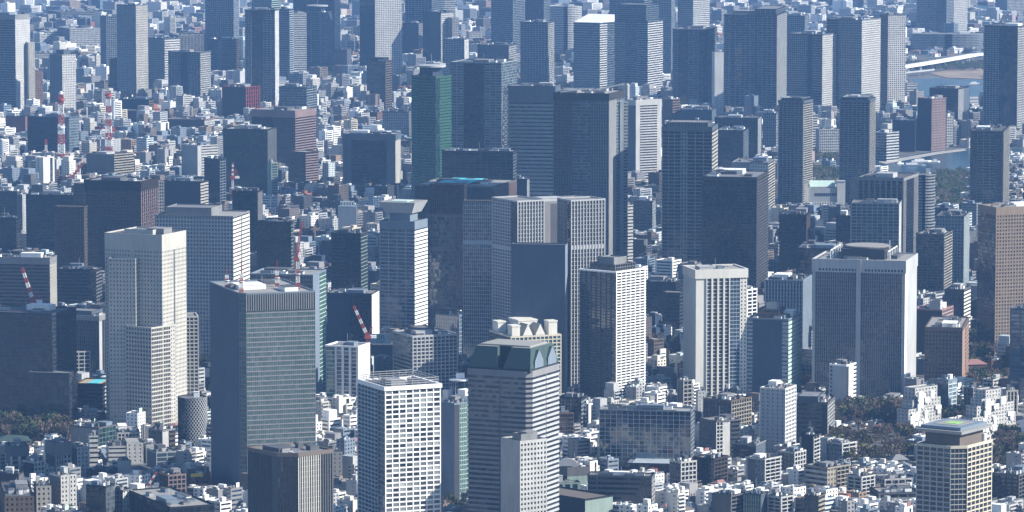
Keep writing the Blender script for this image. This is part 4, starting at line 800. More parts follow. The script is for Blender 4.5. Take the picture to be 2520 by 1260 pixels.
# museum like building, castle like house, hall with hipped roof
X, Y = ground(1985, 520); o = tag(empty('classical_hall', (X, Y, 0)), 'pale classical hall with pale green roof and corner pavilions', 'building'); s_ = Y / FPX
zb_, zt_ = z_at(Y, 492), z_at(Y, 462); Wd = 95 * s_
m = MB(); m.box(-18 * s_, Wd, 0, 60, 0, zt_, wallm('lgrey')); m.obj('wall', o)
for k in range(14): m = MB(); m.box(2 + k * Wd / 15, 4 + k * Wd / 15, -1.2, 0, 0, zb_ * .8, wallm('bone')); m.obj('column', o)
for k in range(12):
    m = MB(); m.box(12 + k * (Wd - 24) / 12, 14 + k * (Wd - 24) / 12, -.3, 0, zb_ + 6, zb_ + 10, wallm('navy')); m.obj('window', o)
for x0 in (-16 * s_, Wd - 20 * s_): m = MB(); m.box(x0, x0 + 20 * s_, -2, 14, 0, zt_ + 9, wallm('bone')); m.box(x0 - .6, x0 + 20 * s_ + .6, -2.6, 14.6, zt_ + 9, zt_ + 10, wallm('lgrey')); m.obj('pavilion', o)
m = MB(); a, b = 8 * s_, Wd - 24 * s_; zr = zt_ + 9
m.poly([(a, 4, zt_ + 1), (b, 4, zt_ + 1), (b, 22, zr), (a, 22, zr)], wallm('mint')); m.poly([(a, 22, zr), (b, 22, zr), (b, 40, zt_ + 1), (a, 40, zt_ + 1)], wallm('mint')); m.poly([(b, 4, zt_ + 1), (b, 40, zt_ + 1), (b, 22, zr)], wallm('copper')); m.poly([(a, 40, zt_ + 1), (a, 4, zt_ + 1), (a, 22, zr)], wallm('copper')); m.obj('roof', o)
HEROES.append([None, [(X - 20, Y - 3), (X + Wd, Y - 3), (X + Wd, Y + 62), (X - 20, Y + 62)], zt_, (1963, 2080, 450, 520), 'building'])
def gable_house(lb, xl, xr, ye, yr, yb_, wall, roofc, name='house', hip=True, depth=14):
    X, Y = ground(xl, yb_); s_ = Y / FPX; W = (xr - xl) * s_; ze, zr_ = z_at(Y, ye), z_at(Y + depth / 2, yr)
    o = tag(empty(name, (X, Y, 0), R(12)), lb, 'house'); m = MB(); m.box(0, W, 0, depth, 0, ze, wallm(wall)); m.obj('wall', o)
    i = depth * .4 if hip else 0; m = MB(); a = [(-.8, -.8, ze - .2), (W + .8, -.8, ze - .2), (W + .8, depth + .8, ze - .2), (-.8, depth + .8, ze - .2)]; r1, r2 = (i, depth / 2, zr_), (W - i, depth / 2, zr_); rm = wallm(roofc)
    m.poly([a[0], a[1], r2, r1], rm); m.poly([a[1], a[2], r2], rm); m.poly([a[2], a[3], r1, r2], rm); m.poly([a[3], a[0], r1], rm); m.poly(a[::-1], rm); m.obj('roof', o)
    for k in range(max(2, int(W / 4))): m = MB(); x_ = 1.5 + k * (W - 3) / max(2, int(W / 4)); m.box(x_, x_ + 1.3, -.08, 0, ze * .5, ze * .5 + 1.5, wallm('navy')); m.obj('window', o)
    HEROES.append([None, [(X - 1, Y - 1), (X + W + 1, Y - 1), (X + W + 1, Y + depth + 1), (X - 1, Y + depth + 1)], zr_, (xl, xr, yr, yb_), 'house'])
    return o
gable_house('teal hipped hall roof at the left edge', -10, 76, 1087, 1071, 1104, 'dgrey', 'copper', 'hall', depth=30)
gable_house('hip roofed tan house among bare trees', 2196, 2238, 1132, 1118, 1146, 'tan', 'grey')
gable_house('red roofed tan house beside the square turret', 2378, 2432, 897, 884, 935, 'brown', 'rose', depth=18)
h('square orange tan turret house among dark trees', 2433, 2440, 2465, 886, 938, 'n', 's.peach', 'peach', 'k', 'house', 'house', roof='rose', sub=[(2440, 2450, 2468, 908, 940, 'n', 's', 'peach', 'k')])
# steam over the plant roof
X, Y = ground(2062, 800); o = None
sm_ = bpy.data.materials.new('steam'); sm_.use_nodes = True; snt = sm_.node_tree; snt.nodes.remove(snt.nodes['Principled BSDF']); sv = snt.nodes.new('ShaderNodeVolumePrincipled'); sv.inputs['Density'].default_value = .35; sv.inputs['Color'].default_value = (.9, .9, .9, 1)
snt.links.new(sv.outputs[0], snt.nodes['Material Output'].inputs['Volume'])
m = MB(); rng = random.Random(3)
for k in range(6):
    cx, cz, r_ = -6 + k * 1.6, z_at(Y, 612 - 1.8 * k), 2.2 + .3 * k
    for a in range(4):
        t0, t1 = -math.pi / 2 + a * math.pi / 4, -math.pi / 2 + (a + 1) * math.pi / 4; r0_, r1_ = ring_poly(r_ * math.cos(t0), r_ * math.cos(t0), 8), ring_poly(r_ * math.cos(t1), r_ * math.cos(t1), 8)
        for i in range(8): j = (i + 1) % 8; m.poly([(cx + r0_[i][0], r0_[i][1], cz + r_ * math.sin(t0)), (cx + r0_[j][0], r0_[j][1], cz + r_ * math.sin(t0)), (cx + r1_[j][0], r1_[j][1], cz + r_ * math.sin(t1)), (cx + r1_[i][0], r1_[i][1], cz + r_ * math.sin(t1))], sm_)
o = m.obj('steam', None); o.location = (X, Y, 0); tag(o, 'white steam puff over the plant roof', kind='stuff')
# ================================================================== ground, water, bridge, boats
def sheet(name, pts, z, mat, label=None):
    m = MB(); m.poly([(p[0], p[1], z) for p in pts], mat); o = m.obj(name, None); tag(o, label, kind='structure'); return o
gm = groundm('asphalt', (.045, .047, .05), (.13, .125, .115), .02)
sheet('ground', [(-60000, -20000), (60000, -20000), (60000, 80000), (-60000, 80000)], 0, gm)
wm = bpy.data.materials.new('water'); N, L, B = nodes_of(wm); B.inputs['Base Color'].default_value = (.02, .05, .075, 1); B.inputs['Roughness'].default_value = .25; B.inputs['IOR'].default_value = 1.14
nz = N.new('ShaderNodeTexNoise'); nz.inputs['Scale'].default_value = .15; bp = N.new('ShaderNodeBump'); bp.inputs['Strength'].default_value = .5; bp.inputs['Distance'].default_value = .4
gg = N.new('ShaderNodeNewGeometry'); L.new(gg.outputs['Position'], nz.inputs['Vector']); L.new(nz.outputs[0], bp.inputs['Height']); L.new(bp.outputs[0], B.inputs['Normal'])
WATER = [[(1985, 372), (2110, 368), (2170, 396), (2300, 372), (2420, 364), (2560, 366), (2560, 396), (2420, 398), (2392, 432), (2240, 424), (2150, 418), (1985, 414)],
    [(2222, 196), (2300, 193), (2450, 198), (2460, 262), (2400, 300), (2250, 276), (2222, 262)], [(2380, 14), (2600, 8), (2600, 52), (2400, 36)], [(184, 214), (184, 196), (300, 190), (300, 212)], [(950, 236), (960, 206), (1012, 204), (1012, 238)],
    [(2100, -22), (2700, -30), (2700, -8), (2100, -4)], [(1100, -30), (1240, -30), (1250, 2), (1090, 4)]]
for w in WATER: sheet('water', [ground(*p) for p in reversed(w)], .06, wm, None)
PROM = [(2160, 399), (2300, 375), (2372, 367), (2380, 371), (2310, 380), (2180, 404)]
sheet('promenade', [ground(*p) for p in reversed(PROM)], .5, groundm('paving', (.28, .27, .25), (.38, .36, .33), .05))
SAND = [(2288, 181), (2340, 172), (2440, 168), (2440, 196), (2330, 192)]
sheet('sand_island', [ground(*p) for p in reversed(SAND)], .9, groundm('sand_flat', (.20, .155, .115), (.32, .25, .185), .01))
# roads near the camera
rd = groundm('road_asphalt', (.05, .05, .055), (.08, .08, .085), .08)
for pts in ([(815, 1212), (885, 1200), (885, 1262), (815, 1300)], [(1375, 1100), (1475, 1165), (1468, 1175), (1375, 1112)]): sheet('road', [ground(*p) for p in reversed(pts)], .06, rd)
# elevated highway
br = tag(empty('elevated_highway', (0, 0, 0)), 'white elevated highway curving over the far bay', 'bridge')
pts = [(2180, 187), (2230, 181), (2290, 173), (2350, 164), (2400, 156), (2430, 155), (2500, 156)]
path = [ground(*p) + (17 + 6 * min(1, i / 4),) for i, p in enumerate(pts)]
m = MB()
for a, b in zip(path, path[1:]):
    for side in (0,):
        d = (b[0] - a[0], b[1] - a[1]); l = math.hypot(*d); n_ = (-d[1] / l * 11, d[0] / l * 11)
        lo = [(a[0] - n_[0], a[1] - n_[1]), (b[0] - n_[0], b[1] - n_[1]), (b[0] + n_[0], b[1] + n_[1]), (a[0] + n_[0], a[1] + n_[1])]
        zz_ = [a[2], b[2], b[2], a[2]]; T = [(p[0], p[1], z) for p, z in zip(lo, zz_)]; Bt = [(p[0], p[1], z - 5) for p, z in zip(lo, zz_)]
        m.poly(T, wallm('white')); m.poly(Bt[::-1], wallm('white')); m.poly([Bt[0], Bt[1], T[1], T[0]], wallm('white')); m.poly([Bt[2], Bt[3], T[3], T[2]], wallm('white'))
m.obj('deck', br)
for a, b in zip(path, path[1:]):
    for t in (.1, .6):
        x, y, z = [a[i] + (b[i] - a[i]) * t for i in range(3)]; m = MB(); m.box(x - 2.5, x + 2.5, y - 2.5, y + 2.5, 0, z - 5.05, wallm('white')); m.obj('bridge_pier', br)
br2 = tag(empty('low_bridge', (0, 0, 0)), 'low white road bridge below the elevated highway', 'bridge'); m = MB()
a, b = ground(2225, 190), ground(2300, 182); m.prism([a, b, (b[0], b[1] + 14), (a[0], a[1] + 14)], 8, 11, wallm('lgrey'), True, True); m.obj('deck', br2)
for t in (.1, .5, .9): m = MB(); x, y = a[0] + (b[0] - a[0]) * t, a[1] + (b[1] - a[1]) * t; m.box(x - 2, x + 2, y + 2, y + 10, 0, 8, wallm('lgrey')); m.obj('bridge_pier', br2)
def boat(lb, px, py, L_, rz, c='white'):
    x, y = ground(px, py); o = tag(empty('boat', (x, y, .06), rz), lb, 'boat', 'boats by the quay'); m = MB(); w = L_ * .13
    hull = [(-L_ / 2, -w), (L_ * .3, -w), (L_ / 2, 0), (L_ * .3, w), (-L_ / 2, w)]; m.prism(hull, 0, 2.2, wallm(c)); m.obj('hull', o)
    m = MB(); m.box(-L_ * .35, L_ * .12, -w * .7, w * .7, 2.2, 4.6, wallm('white')); m.obj('cabin', o); m = MB(); m.box(-L_ * .2, L_ * .02, -w * .5, w * .5, 4.6, 6, wallm('lgrey')); m.obj('wheelhouse', o)
boat('white ferry moored off the quay', 2268, 398, 34, .1); boat('small boat right of the white ferry', 2303, 399, 14, 0); boat('long low barge below the white ferry', 2250, 408, 40, .1, 'steel')
boat('small white boat near the low quay tip', 2216, 404, 12, .3)
boat('white boat on the far blue bay', 2400, 207, 26, .1)
for i, (px, py, L_) in enumerate(((2395, 243, 40), (2398, 251, 40), (2412, 258, 44))):
    x, y = ground(px, py); o = tag(empty('pontoon', (x, y, .06), .12), ('upper', 'middle', 'lowest')[i] + ' pale floating pontoon on the bay', 'pontoon', 'pontoons on the bay'); m = MB(); m.box(-L_ / 2, L_ / 2, -4, 4, 0, 2.5, wallm('bone')); m.obj('deck', o)
    m = MB(); m.box(-L_ / 2, L_ / 2, 3.2, 4, 2.5, 4, wallm('lgrey')); m.obj('rail', o)
# ================================================================== small buildings and trees
def pip(x, y, poly):
    c = False; j = len(poly) - 1
    for i in range(len(poly)):
        xi, yi = poly[i]; xj, yj = poly[j]
        if (yi > y) != (yj > y) and x < (xj - xi) * (y - yi) / (yj - yi) + xi: c = not c
        j = i
    return c
WG = [[ground(*p) for p in w] for w in WATER + [SAND, PROM]]
PARKS = [ # photo boxes of ground that carries trees: x0, x1, y0, y1, count, kinds, height
    (-10, 172, 1052, 1092, 44, 'beoe', 18), (488, 516, 905, 990, 14, 'eo', 13), (2058, 2236, 1022, 1054, 44, 'bbe', 18), (2036, 2262, 1072, 1150, 70, 'bbo', 15), (2440, 2530, 1080, 1165, 40, 'bbe', 14),
    (2372, 2482, 845, 975, 64, 'be', 16), (1590, 1684, 850, 930, 44, 'be', 15), (1975, 2000, 890, 975, 10, 'b', 12), (2262, 2372, 1015, 1046, 34, 'be', 15), (1450, 1478, 1148, 1182, 8, 'e', 11), (736, 800, 1235, 1262, 8, 'e', 12), (1086, 1150, 1240, 1266, 9, 'be', 11),
    (2440, 2530, 1130, 1180, 8, 'b', 10), (215, 262, 1012, 1030, 8, 'e', 10)]
WOODS = [(505, 612, 180, 214), (640, 1010, 176, 206), (1110, 1220, 2, 22), (2306, 2396, 430, 520), (1985, 2066, 424, 452), (2000, 2070, 380, 400), (1690, 1780, 36, 52), (2230, 2420, 160, 176), (2240, 2380, 520, 560)]
def in_any(x, y, px, py):
    for p in PARKS:
        if p[0] < px < p[1] and p[2] < py < p[3]: return True
    for p in WOODS:
        if p[0] < px < p[1] and p[2] < py < p[3]: return True
    for w in WG:
        if pip(x, y, w): return True
    return False
# coarse lookup of the large buildings' footprints
NOFILL = [(1985, 2400, 366, 475), (2222, 2428, 132, 300), (1990, 2110, 474, 520)]
HF = []
for hb in HEROES:
    xs_ = [p[0] for p in hb[1]]; ys_ = [p[1] for p in hb[1]]; HF.append((min(xs_) - 6, max(xs_) + 6, min(ys_) - 6, max(ys_) + 6, off(hb[1], 5)))
CELL = 100; GRID = {}
for k, b in enumerate(HF):
    for i in range(int(b[0] // CELL), int(b[1] // CELL) + 1):
        for j in range(int(b[2] // CELL), int(b[3] // CELL) + 1): GRID.setdefault((i, j), []).append(k)
def clash(pts):
    for x, y in pts:
        for k in GRID.get((int(x // CELL), int(y // CELL)), ()):
            b = HF[k]
            if b[0] < x < b[1] and b[2] < y < b[3] and pip(x, y, b[4]): return True
    return False
rng = random.Random(5)
CW = (('white', 24), ('bone', 12), ('stone', 8), ('lgrey', 22), ('cream', 5), ('grey', 15), ('tan', 4), ('pink', 1.4), ('brick', 1.4), ('umber', 4), ('peach', 1.2), ('steel', 7), ('rose', .8), ('pale', 6), ('dgrey', 6))
CN, CWT = [c for c, _ in CW], [w for _, w in CW]
SMALL = []   # x, y, w, d, h, theta, colour, px box
def zone_theta(x, y):
    a = 55 + 10 * math.sin(x / 310.0 + 1.3) * math.cos(y / 420.0) + 6 * math.sin(x / 90.0 + y / 130.0)
    return round(a / 9) * 9
Y_ = 3380.0
while Y_ < 17500:
    far = Y_ > 8600; mid = 5000 < Y_ <= 8600
    step = 17 if Y_ < 4250 else 24 if Y_ < 5000 else 27 if mid else 37 if Y_ < 11500 else 52
    hw = .119 * Y_ * 1.06 + 20; x = -hw + rng.uniform(0, step)
    while x < hw:
        w = step * rng.uniform(.5, .95); d = step * rng.uniform(.5, .95)
        th = R(zone_theta(x, Y_) + rng.uniform(-2, 2)); y0 = Y_ + rng.uniform(-.25, .25) * step
        if Y_ < 4300: hgt = rng.choice((6, 7, 8, 9, 9, 10, 11, 12, 14, 16, 19, 23, 27)) * rng.uniform(.9, 1.1)
        elif Y_ < 5000: hgt = rng.choice((10, 13, 16, 20, 24, 28, 32, 36)) * rng.uniform(.9, 1.1)
        elif mid: hgt = rng.choice((10, 13, 17, 21, 25, 29, 34, 42)) * rng.uniform(.9, 1.1)
        else: hgt = rng.choice((8, 10, 13, 16, 20, 25, 32, 44)) * rng.uniform(.9, 1.1)
        if rng.random() < .12: hgt *= 1.35
        if rng.random() < .10 and not far: hgt *= .6
        px, py = project(x, y0, 0)
        if 1600 < px and mid and 2000 > px: hgt *= .8
        if px > 1990 and 360 < py < 560: hgt = min(hgt, 14)
        if 2010 < px < 2262 and 1030 < py < 1215: hgt = min(hgt, 8.5)
        if px < 175 and 1090 < py < 1150: hgt = min(hgt, 9)
        if px > 2190 and 130 < py < 200: hgt = min(hgt, 12)
        if Y_ < 7400:
            lo_, hi_ = px - 1.1 * w * FPX / Y_, px + 1.1 * w * FPX / Y_
            for b4 in (hb[3] for hb in HEROES):
                if b4[0] < hi_ and b4[1] > lo_ and b4[3] < py and py - b4[3] < 260:
                    mx = z_at(y0, b4[3] - .2 * (b4[3] - b4[2]))
                    if mx < hgt: hgt = max(mx, 5.5)
        c, s = math.cos(th), math.sin(th); pts_ = [(x + a * c - b * s, y0 + a * s + b * c) for a, b in ((0, 0), (w, 0), (w, d), (0, d), (w / 2, d / 2))]
        if any(q_[0] < px < q_[1] and q_[2] < py < q_[3] for q_ in NOFILL) and rng.random() < .93: x += step * .7; continue
        if rng.random() < .05 or in_any(x, y0, px, py) or clash(pts_): x += step * .7; continue
        pr = [project(p[0], p[1], 0) for p in pts_[:4]]; xs_ = [p[0] for p in pr]; pt = project(x, y0, hgt)
        if max(xs_) < -40 or min(xs_) > 2560: x += step; continue
        SMALL.append([x, y0, w, d, hgt, th, (rng.choice(('white', 'white', 'bone', 'white')) if Y_ < 4250 and rng.random() < .38 else (rng.choices(CN, CWT)[0] if rng.random() < .72 else rng.choice(('lgrey', 'stone', 'grey', 'umber', 'mgrey', 'steel'))) if not (4250 < Y_ < 6600) or rng.random() < .32 else rng.choice(('grey', 'dgrey', 'steel', 'umber', 'lgrey', 'char', 'pale', 'grey', 'navy', 'brown'))), (min(xs_), max(xs_), pt[1], py), rng.random()])
        x += step * rng.uniform(1.02, 1.3)
    Y_ += step * (1.15 if Y_ < 5000 else 1.4)
# coarse visibility: paint boxes far to near into an id buffer
buf = np.full((315, 630), -1, dtype=np.int32); items = []
for k, b in enumerate(SMALL): items.append((b[1], k, b[7]))
for k, hb in enumerate(HEROES): items.append((sum(p[1] for p in hb[1]) / len(hb[1]) - 20, 1000000 + k, hb[3]))
for Yv, k, (x0, x1, y0, y1) in sorted(items, key=lambda t: -t[0]):
    a, b, c, d = int(max(x0, 0) // 4), int(min(x1, 2520) // 4) + 1, int(max(y0, 0) // 4), int(min(y1, 1260) // 4) + 1
    if a < b and c < d: buf[c:d, a:b] = k
ids, cnt = np.unique(buf, return_counts=True); VIS = dict(zip(ids.tolist(), cnt.tolist()))
order = sorted(range(len(SMALL)), key=lambda k: -VIS.get(k, 0) * (1.0 if SMALL[k][1] < 8600 else .6))
N_IND = 285
IND = set(order[:N_IND])
UNITW = {}
def small(em, w, d, hgt, rg, wall, var, lvl):
    """em(name) gives a builder. lvl 2 near, 1 middle, 0 far or hidden"""
    W = wallm(wall); gk = glassm(rg.choice('kknb')); dk = wallm('navy') if lvl == 0 else gk
    fh = 3.3 if var != 0 else 3.8; nf = max(2, int((hgt - 1) / fh)); top = hgt
    step_ = lvl and rg.random() < .3 and nf > 4
    if step_: top = hgt - 2 * fh
    q = em('wall'); rf = wallm(rg.choice(('roof', 'roofl', 'roof', 'roofd')))
    hipr = lvl and hgt < 11 and rg.random() < .35
    if hipr:
        q.prism([(0, 0), (w, 0), (w, d), (0, d)], 0, top - 2, W, False); q = em('roof'); rm = wallm(rg.choice(('grey', 'dgrey', 'umber', 'steel', 'rose')))
        a = [(-.5, -.5, top - 2), (w + .5, -.5, top - 2), (w + .5, d + .5, top - 2), (-.5, d + .5, top - 2)]; i = min(w, d) * .4; r1, r2 = (i, d / 2, top + .6), (w - i, d / 2, top + .6)
        q.poly([a[0], a[1], r2, r1], rm); q.poly([a[1], a[2], r2], rm); q.poly([a[2], a[3], r1, r2], rm); q.poly([a[3], a[0], r1], rm)
    elif lvl:
        q.prism([(0, 0), (w, 0), (w, d), (0, d)], 0, top, W, False)
        i = .35; B0 = [(0, 0), (w, 0), (w, d), (0, d)]; B1 = [(i, i), (w - i, i), (w - i, d - i), (i, d - i)]
        for k in range(4):
            j = (k + 1) % 4; q.poly([B0[k] + (top,), B0[j] + (top,), B1[j] + (top,), B1[k] + (top,)], W); q.poly([B1[k] + (top,), B1[j] + (top,), B1[j] + (top - 1,), B1[k] + (top - 1,)], W)
        q = em('roof'); q.poly([p + (top - .95,) for p in B1], rf)
    else:
        q.prism([(0, 0), (w, 0), (w, d), (0, d)], 0, top, W, False); q.poly([(0, 0, top), (w, 0, top), (w, d, top), (0, d, top)], rf)
    if step_: q = em('penthouse'); q.prism([(w * .12, d * .15), (w * .8, d * .15), (w * .8, d * .95), (w * .12, d * .95)], top - .9, hgt, W)
    nz = max(1, int((top - 1.2) / fh)); z00 = top - 1.0 - nz * fh if not hipr else .8
    if hipr: nz = max(1, int((top - 2.6) / fh))
    sep = lvl == 2
    # right (sunny) face y = 0, left face x = 0
    if var == 0:       # ribbon windows
        for k in range(nz):
            za = z00 + k * fh + fh * .42; zb = za + fh * .42; q = em('window')
            q.poly([(w * .07, -.05, za), (w * .93, -.05, za), (w * .93, -.05, zb), (w * .07, -.05, zb)], dk, [(0, k), (w / 2.5, k), (w / 2.5, k + 1), (0, k + 1)])
            q = em('window'); q.poly([(-.05, d * .9, za), (-.05, d * .1, za), (-.05, d * .1, zb), (-.05, d * .9, zb)], dk, [(0, k), (d / 2.5, k), (d / 2.5, k + 1), (0, k + 1)])
    elif var == 1:     # balconies on the sunny side
        for k in range(nz):
            za = z00 + k * fh + .1; q = em('balcony')
            if lvl: q.box(w * .06, w * .94, -1.1, -.0, za, za + 1.15, W, True)
            else: q.poly([(w * .06, -.5, za), (w * .94, -.5, za), (w * .94, -.5, za + 1.15), (w * .06, -.5, za + 1.15)], W)
            q = em('window'); q.poly([(w * .08, -.04, za + 1.0), (w * .92, -.04, za + 1.0), (w * .92, -.04, za + 2.6), (w * .08, -.04, za + 2.6)], dk, [(0, k), (w / 3, k), (w / 3, k + 1), (0, k + 1)])
            if lvl or k % 2 == 0:
                q = em('window'); q.poly([(-.04, d * .42, za + 1.0), (-.04, d * .25, za + 1.0), (-.04, d * .25, za + 2.3), (-.04, d * .42, za + 2.3)], dk)
    elif var == 2:     # punched windows
        nb = max(2, int(w / 3.4)); nb2 = max(1, int(d / 4.2))
        if lvl == 0: nb = max(2, int(w / 6))
        for k in range(nz):
            za = z00 + k * fh + fh * .35; zb = za + 1.6
            for b in range(nb):
                x0 = w * (b + .28) / nb; x1 = w * (b + .72) / nb; q = em('window'); q.poly([(x0, -.05, za), (x1, -.05, za), (x1, -.05, zb), (x0, -.05, zb)], dk, [(b, k), (b + 1, k), (b + 1, k + 1), (b, k + 1)])
            if lvl:
                for b in range(nb2):
                    y0 = d * (b + .35) / nb2; y1 = d * (b + .65) / nb2; q = em('window'); q.poly([(-.05, y1, za), (-.05, y0, za), (-.05, y0, zb), (-.05, y1, zb)], dk)
    elif var == 3:     # glazed strip up a blank wall
        q = em('window'); q.poly([(w * .6, -.06, z00), (w * .85, -.06, z00), (w * .85, -.06, top - 1.5), (w * .6, -.06, top - 1.5)], dk, [(0, 0), (2, 0), (2, nz), (0, nz)])
        for k in range(nz): q = em('window'); za = z00 + k * fh + 1.2; q.poly([(-.05, d * .8, za), (-.05, d * .55, za), (-.05, d * .55, za + 1.3), (-.05, d * .8, za + 1.3)], dk)
    if lvl and not hipr and rg.random() < .4:      # lower wing stepping out to the sunny or the near side
        hw2 = top * rg.uniform(.35, .75); q = em('wing'); b0, b1 = (w * .15, w * .8) if rg.random() < .5 else (w * .45, w * .98)
        q.box(b0, b1, -3.2, -1.3, 0, hw2, wallm(rg.choice(('lgrey', 'grey', 'white', 'bone', 'umber'))))
        for k in range(int(hw2 / 3.4)): q = em('window'); q.poly([(b0 + .6, -3.25, k * 3.4 + 1), (b1 - .6, -3.25, k * 3.4 + 1), (b1 - .6, -3.25, k * 3.4 + 2.4), (b0 + .6, -3.25, k * 3.4 + 2.4)], dk)
        q = em('wing'); q.box(b0, b1, -1.3, -.02, 0, hw2 * .9, W)
    if hipr or step_: return
    zr = top - .9; n = rg.randint(2, 5) if lvl == 2 else rg.randint(1, 3) if lvl == 1 else rg.randint(0, 2)
    hw_, hd_ = w * rg.uniform(.22, .4), d * rg.uniform(.25, .45); hx, hy = rg.uniform(.08, .5) * w, rg.uniform(.1, .5) * d
    if rg.random() < .8: q = em('roof_hut'); q.box(hx, hx + hw_, hy, hy + hd_, zr, zr + rg.uniform(2.4, 4.5), W)
    for k in range(n):
        a, b = rg.uniform(.08, .82) * w, rg.uniform(.08, .82) * d; q = em('cooling_unit'); s_ = rg.uniform(.9, 2.2); q.box(a, min(a + s_, w - .4), b, min(b + s_ * .8, d - .4), zr, zr + rg.uniform(1, 2), wallm(rg.choice(('white', 'lgrey', 'grey', 'pale'))))
    if lvl and rg.random() < .10:
        q = em('roof_sign'); a = rg.uniform(.1, .5) * w; q.box(a, a + rg.uniform(3, 6), .3, .8, zr + 1.2, zr + rg.uniform(3.4, 5.5), wallm(rg.choice(('white', 'white', 'rose', 'blue', 'mint'))))
    if lvl and rg.random() < .35:
        q = em('railing'); hh = rg.uniform(1.6, 3); [q.bar(p_, r_, .09, wallm('lgrey')) for p_, r_ in (((.3, .3, zr + hh), (w - .3, .3, zr + hh)), ((.3, .3, zr + hh), (.3, d - .3, zr + hh)), ((w - .3, .3, zr + hh), (w - .3, d - .3, zr + hh)))]
    if lvl == 2 and rg.random() < .3:
        q = em('water_tank'); a, b = w * .75, d * .75
        q.prism([(a + p[0], b + p[1]) for p in ring_poly(1.2, 1.2, 8)], zr, zr + 2.4, wallm('white'))
ORD = 'first second third fourth fifth sixth seventh eighth ninth tenth eleventh twelfth thirteenth fourteenth fifteenth sixteenth seventeenth eighteenth nineteenth twentieth'.split()
for t_ in ('twenty', 'thirty', 'forty', 'fifty', 'sixty'): ORD += [t_ + '-' + o_ for o_ in ORD[:9]] + [{'twenty': 'thirtieth', 'thirty': 'fortieth', 'forty': 'fiftieth', 'fifty': 'sixtieth', 'sixty': 'seventieth'}[t_]]
def nick(lb):
    w = lb.split()
    if len(w) > 7:
        w = w[:7]
        while w[-1] in ('with', 'of', 'and', 'a', 'the', 'on', 'at', 'in', 'to', 'its', 'by', 'behind', 'beside', 'below', 'two', 'white', 'dark', 'pale', 'thin', 'cut'): w.pop()
    return ' '.join(w)
REFS = [(nick(hb[0]), hb[3], 1000000 + k) for k, hb in enumerate(HEROES) if hb[0] and VIS.get(1000000 + k, 0) > 60]
def near_ref(px, py):
    best = None
    for nk, (x0, x1, y0, y1), _ in REFS:
        dx = max(x0 - px, 0, px - x1); dy = max(y0 - py, 0, py - y1) if py < y0 or py > y1 else 0
        dd = dx * dx + dy * dy * 1.5 + (abs(px - (x0 + x1) / 2) * .2) ** 2 + (abs(py - (y0 + y1) / 2) * .08) ** 2
        if best is None or dd < best[0]: best = (dd, nk, (x0, x1, y0, y1))
    _, nk, (x0, x1, y0, y1) = best
    rel = 'below' if py > y1 + 4 else 'left of' if px < x0 else 'right of' if px > x1 else 'behind' if py < y1 else 'below'
    return rel, nk
def fit(lb):
    n = lambda t: len(t.replace('-', ' ').split())
    if n(lb) > 16: lb = lb.replace(', left to right', '')
    if n(lb) > 16: lb = lb.replace(' the ', ' ')
    return lb
CNAME = dict(white='white', bone='off-white', stone='stone coloured', mgrey='mid grey', lgrey='pale grey', cream='cream', grey='grey', tan='tan', pink='pink', brick='brick', umber='taupe', peach='peach', steel='steel grey', rose='dark red', pale='bluish', dgrey='dark grey', char='black', navy='navy', brown='brown')
named = {}; made = []
VARN = {0: 'banded', 1: 'balconied', 2: 'windowed', 3: 'blank'}
for k in sorted(IND, key=lambda k: SMALL[k][7][0]):
    x, y, w, d, hg, th, c, box_, rv = SMALL[k]; rg = random.Random(k * 7 + 1); var = rg.choices((0, 1, 2, 3), (3, 4, 4, 1.5))[0]
    px, py = (box_[0] + box_[1]) / 2, box_[3]
    size = 'house' if hg < 12 else 'block' if hg < 26 else 'tower'
    rel, nk = near_ref(px, py - 5)
    made.append((k, (CNAME[c], VARN[var], size, rel, nk), var, rg))
for m_ in made: named.setdefault(m_[1], []).append(m_[0])
for k, key, var, rg in made:
    x, y, w, d, hg, th, c, box_, rv = SMALL[k]; cn, vn, size, rel, nk = key; lst = named[key]
    lb = f'{cn} {vn} {size} {rel} the {nk}'
    if len(lst) > 1: lb = f'{ORD[lst.index(k)]} {cn} {vn} {size} {rel} the {nk}, left to right'
    lb = fit(lb)
    root = tag(empty({'house': 'house', 'block': 'apartment_block', 'tower': 'mid_rise_block'}[size], (x, y, 0), th), lb, 'small building', 'small city buildings between the towers')
    parts = []
    def em(name):
        for p in parts:
            if p[0] == name and name in ('wall', 'roof'): return p[1]
        m = MB(); parts.append((name, m)); return m
    lv = 2 if VIS.get(k, 0) > 12 and y < 5200 else 1
    small(em, w, d, hg, rg, c, var, lv)
    if lv == 1 or sum(1 for p in parts if p[0] == 'window') > 44:       # too small to show single panes: one mesh per storey kind
        mg = {}
        for n_, m_ in parts:
            if n_ in ('window', 'balcony'):
                t = mg.setdefault(n_, MB())
                for f_, mi_ in zip(m_.f, m_.m): t.poly([m_.v[i] for i in f_], m_.mats[mi_], [m_.uv[i] for i in f_])
        parts = [p for p in parts if p[0] not in ('window', 'balcony')] + [({'window': 'glazing', 'balcony': 'balcony_front'}[a], b) for a, b in mg.items()]
    ro = None
    for n_, m_ in sorted(parts, key=lambda p: p[0] != 'roof'):
        o_ = m_.obj(n_, ro if ro and n_ in ('roof_hut', 'cooling_unit', 'water_tank') else root)
        if n_ == 'roof': ro = o_
mass = {}
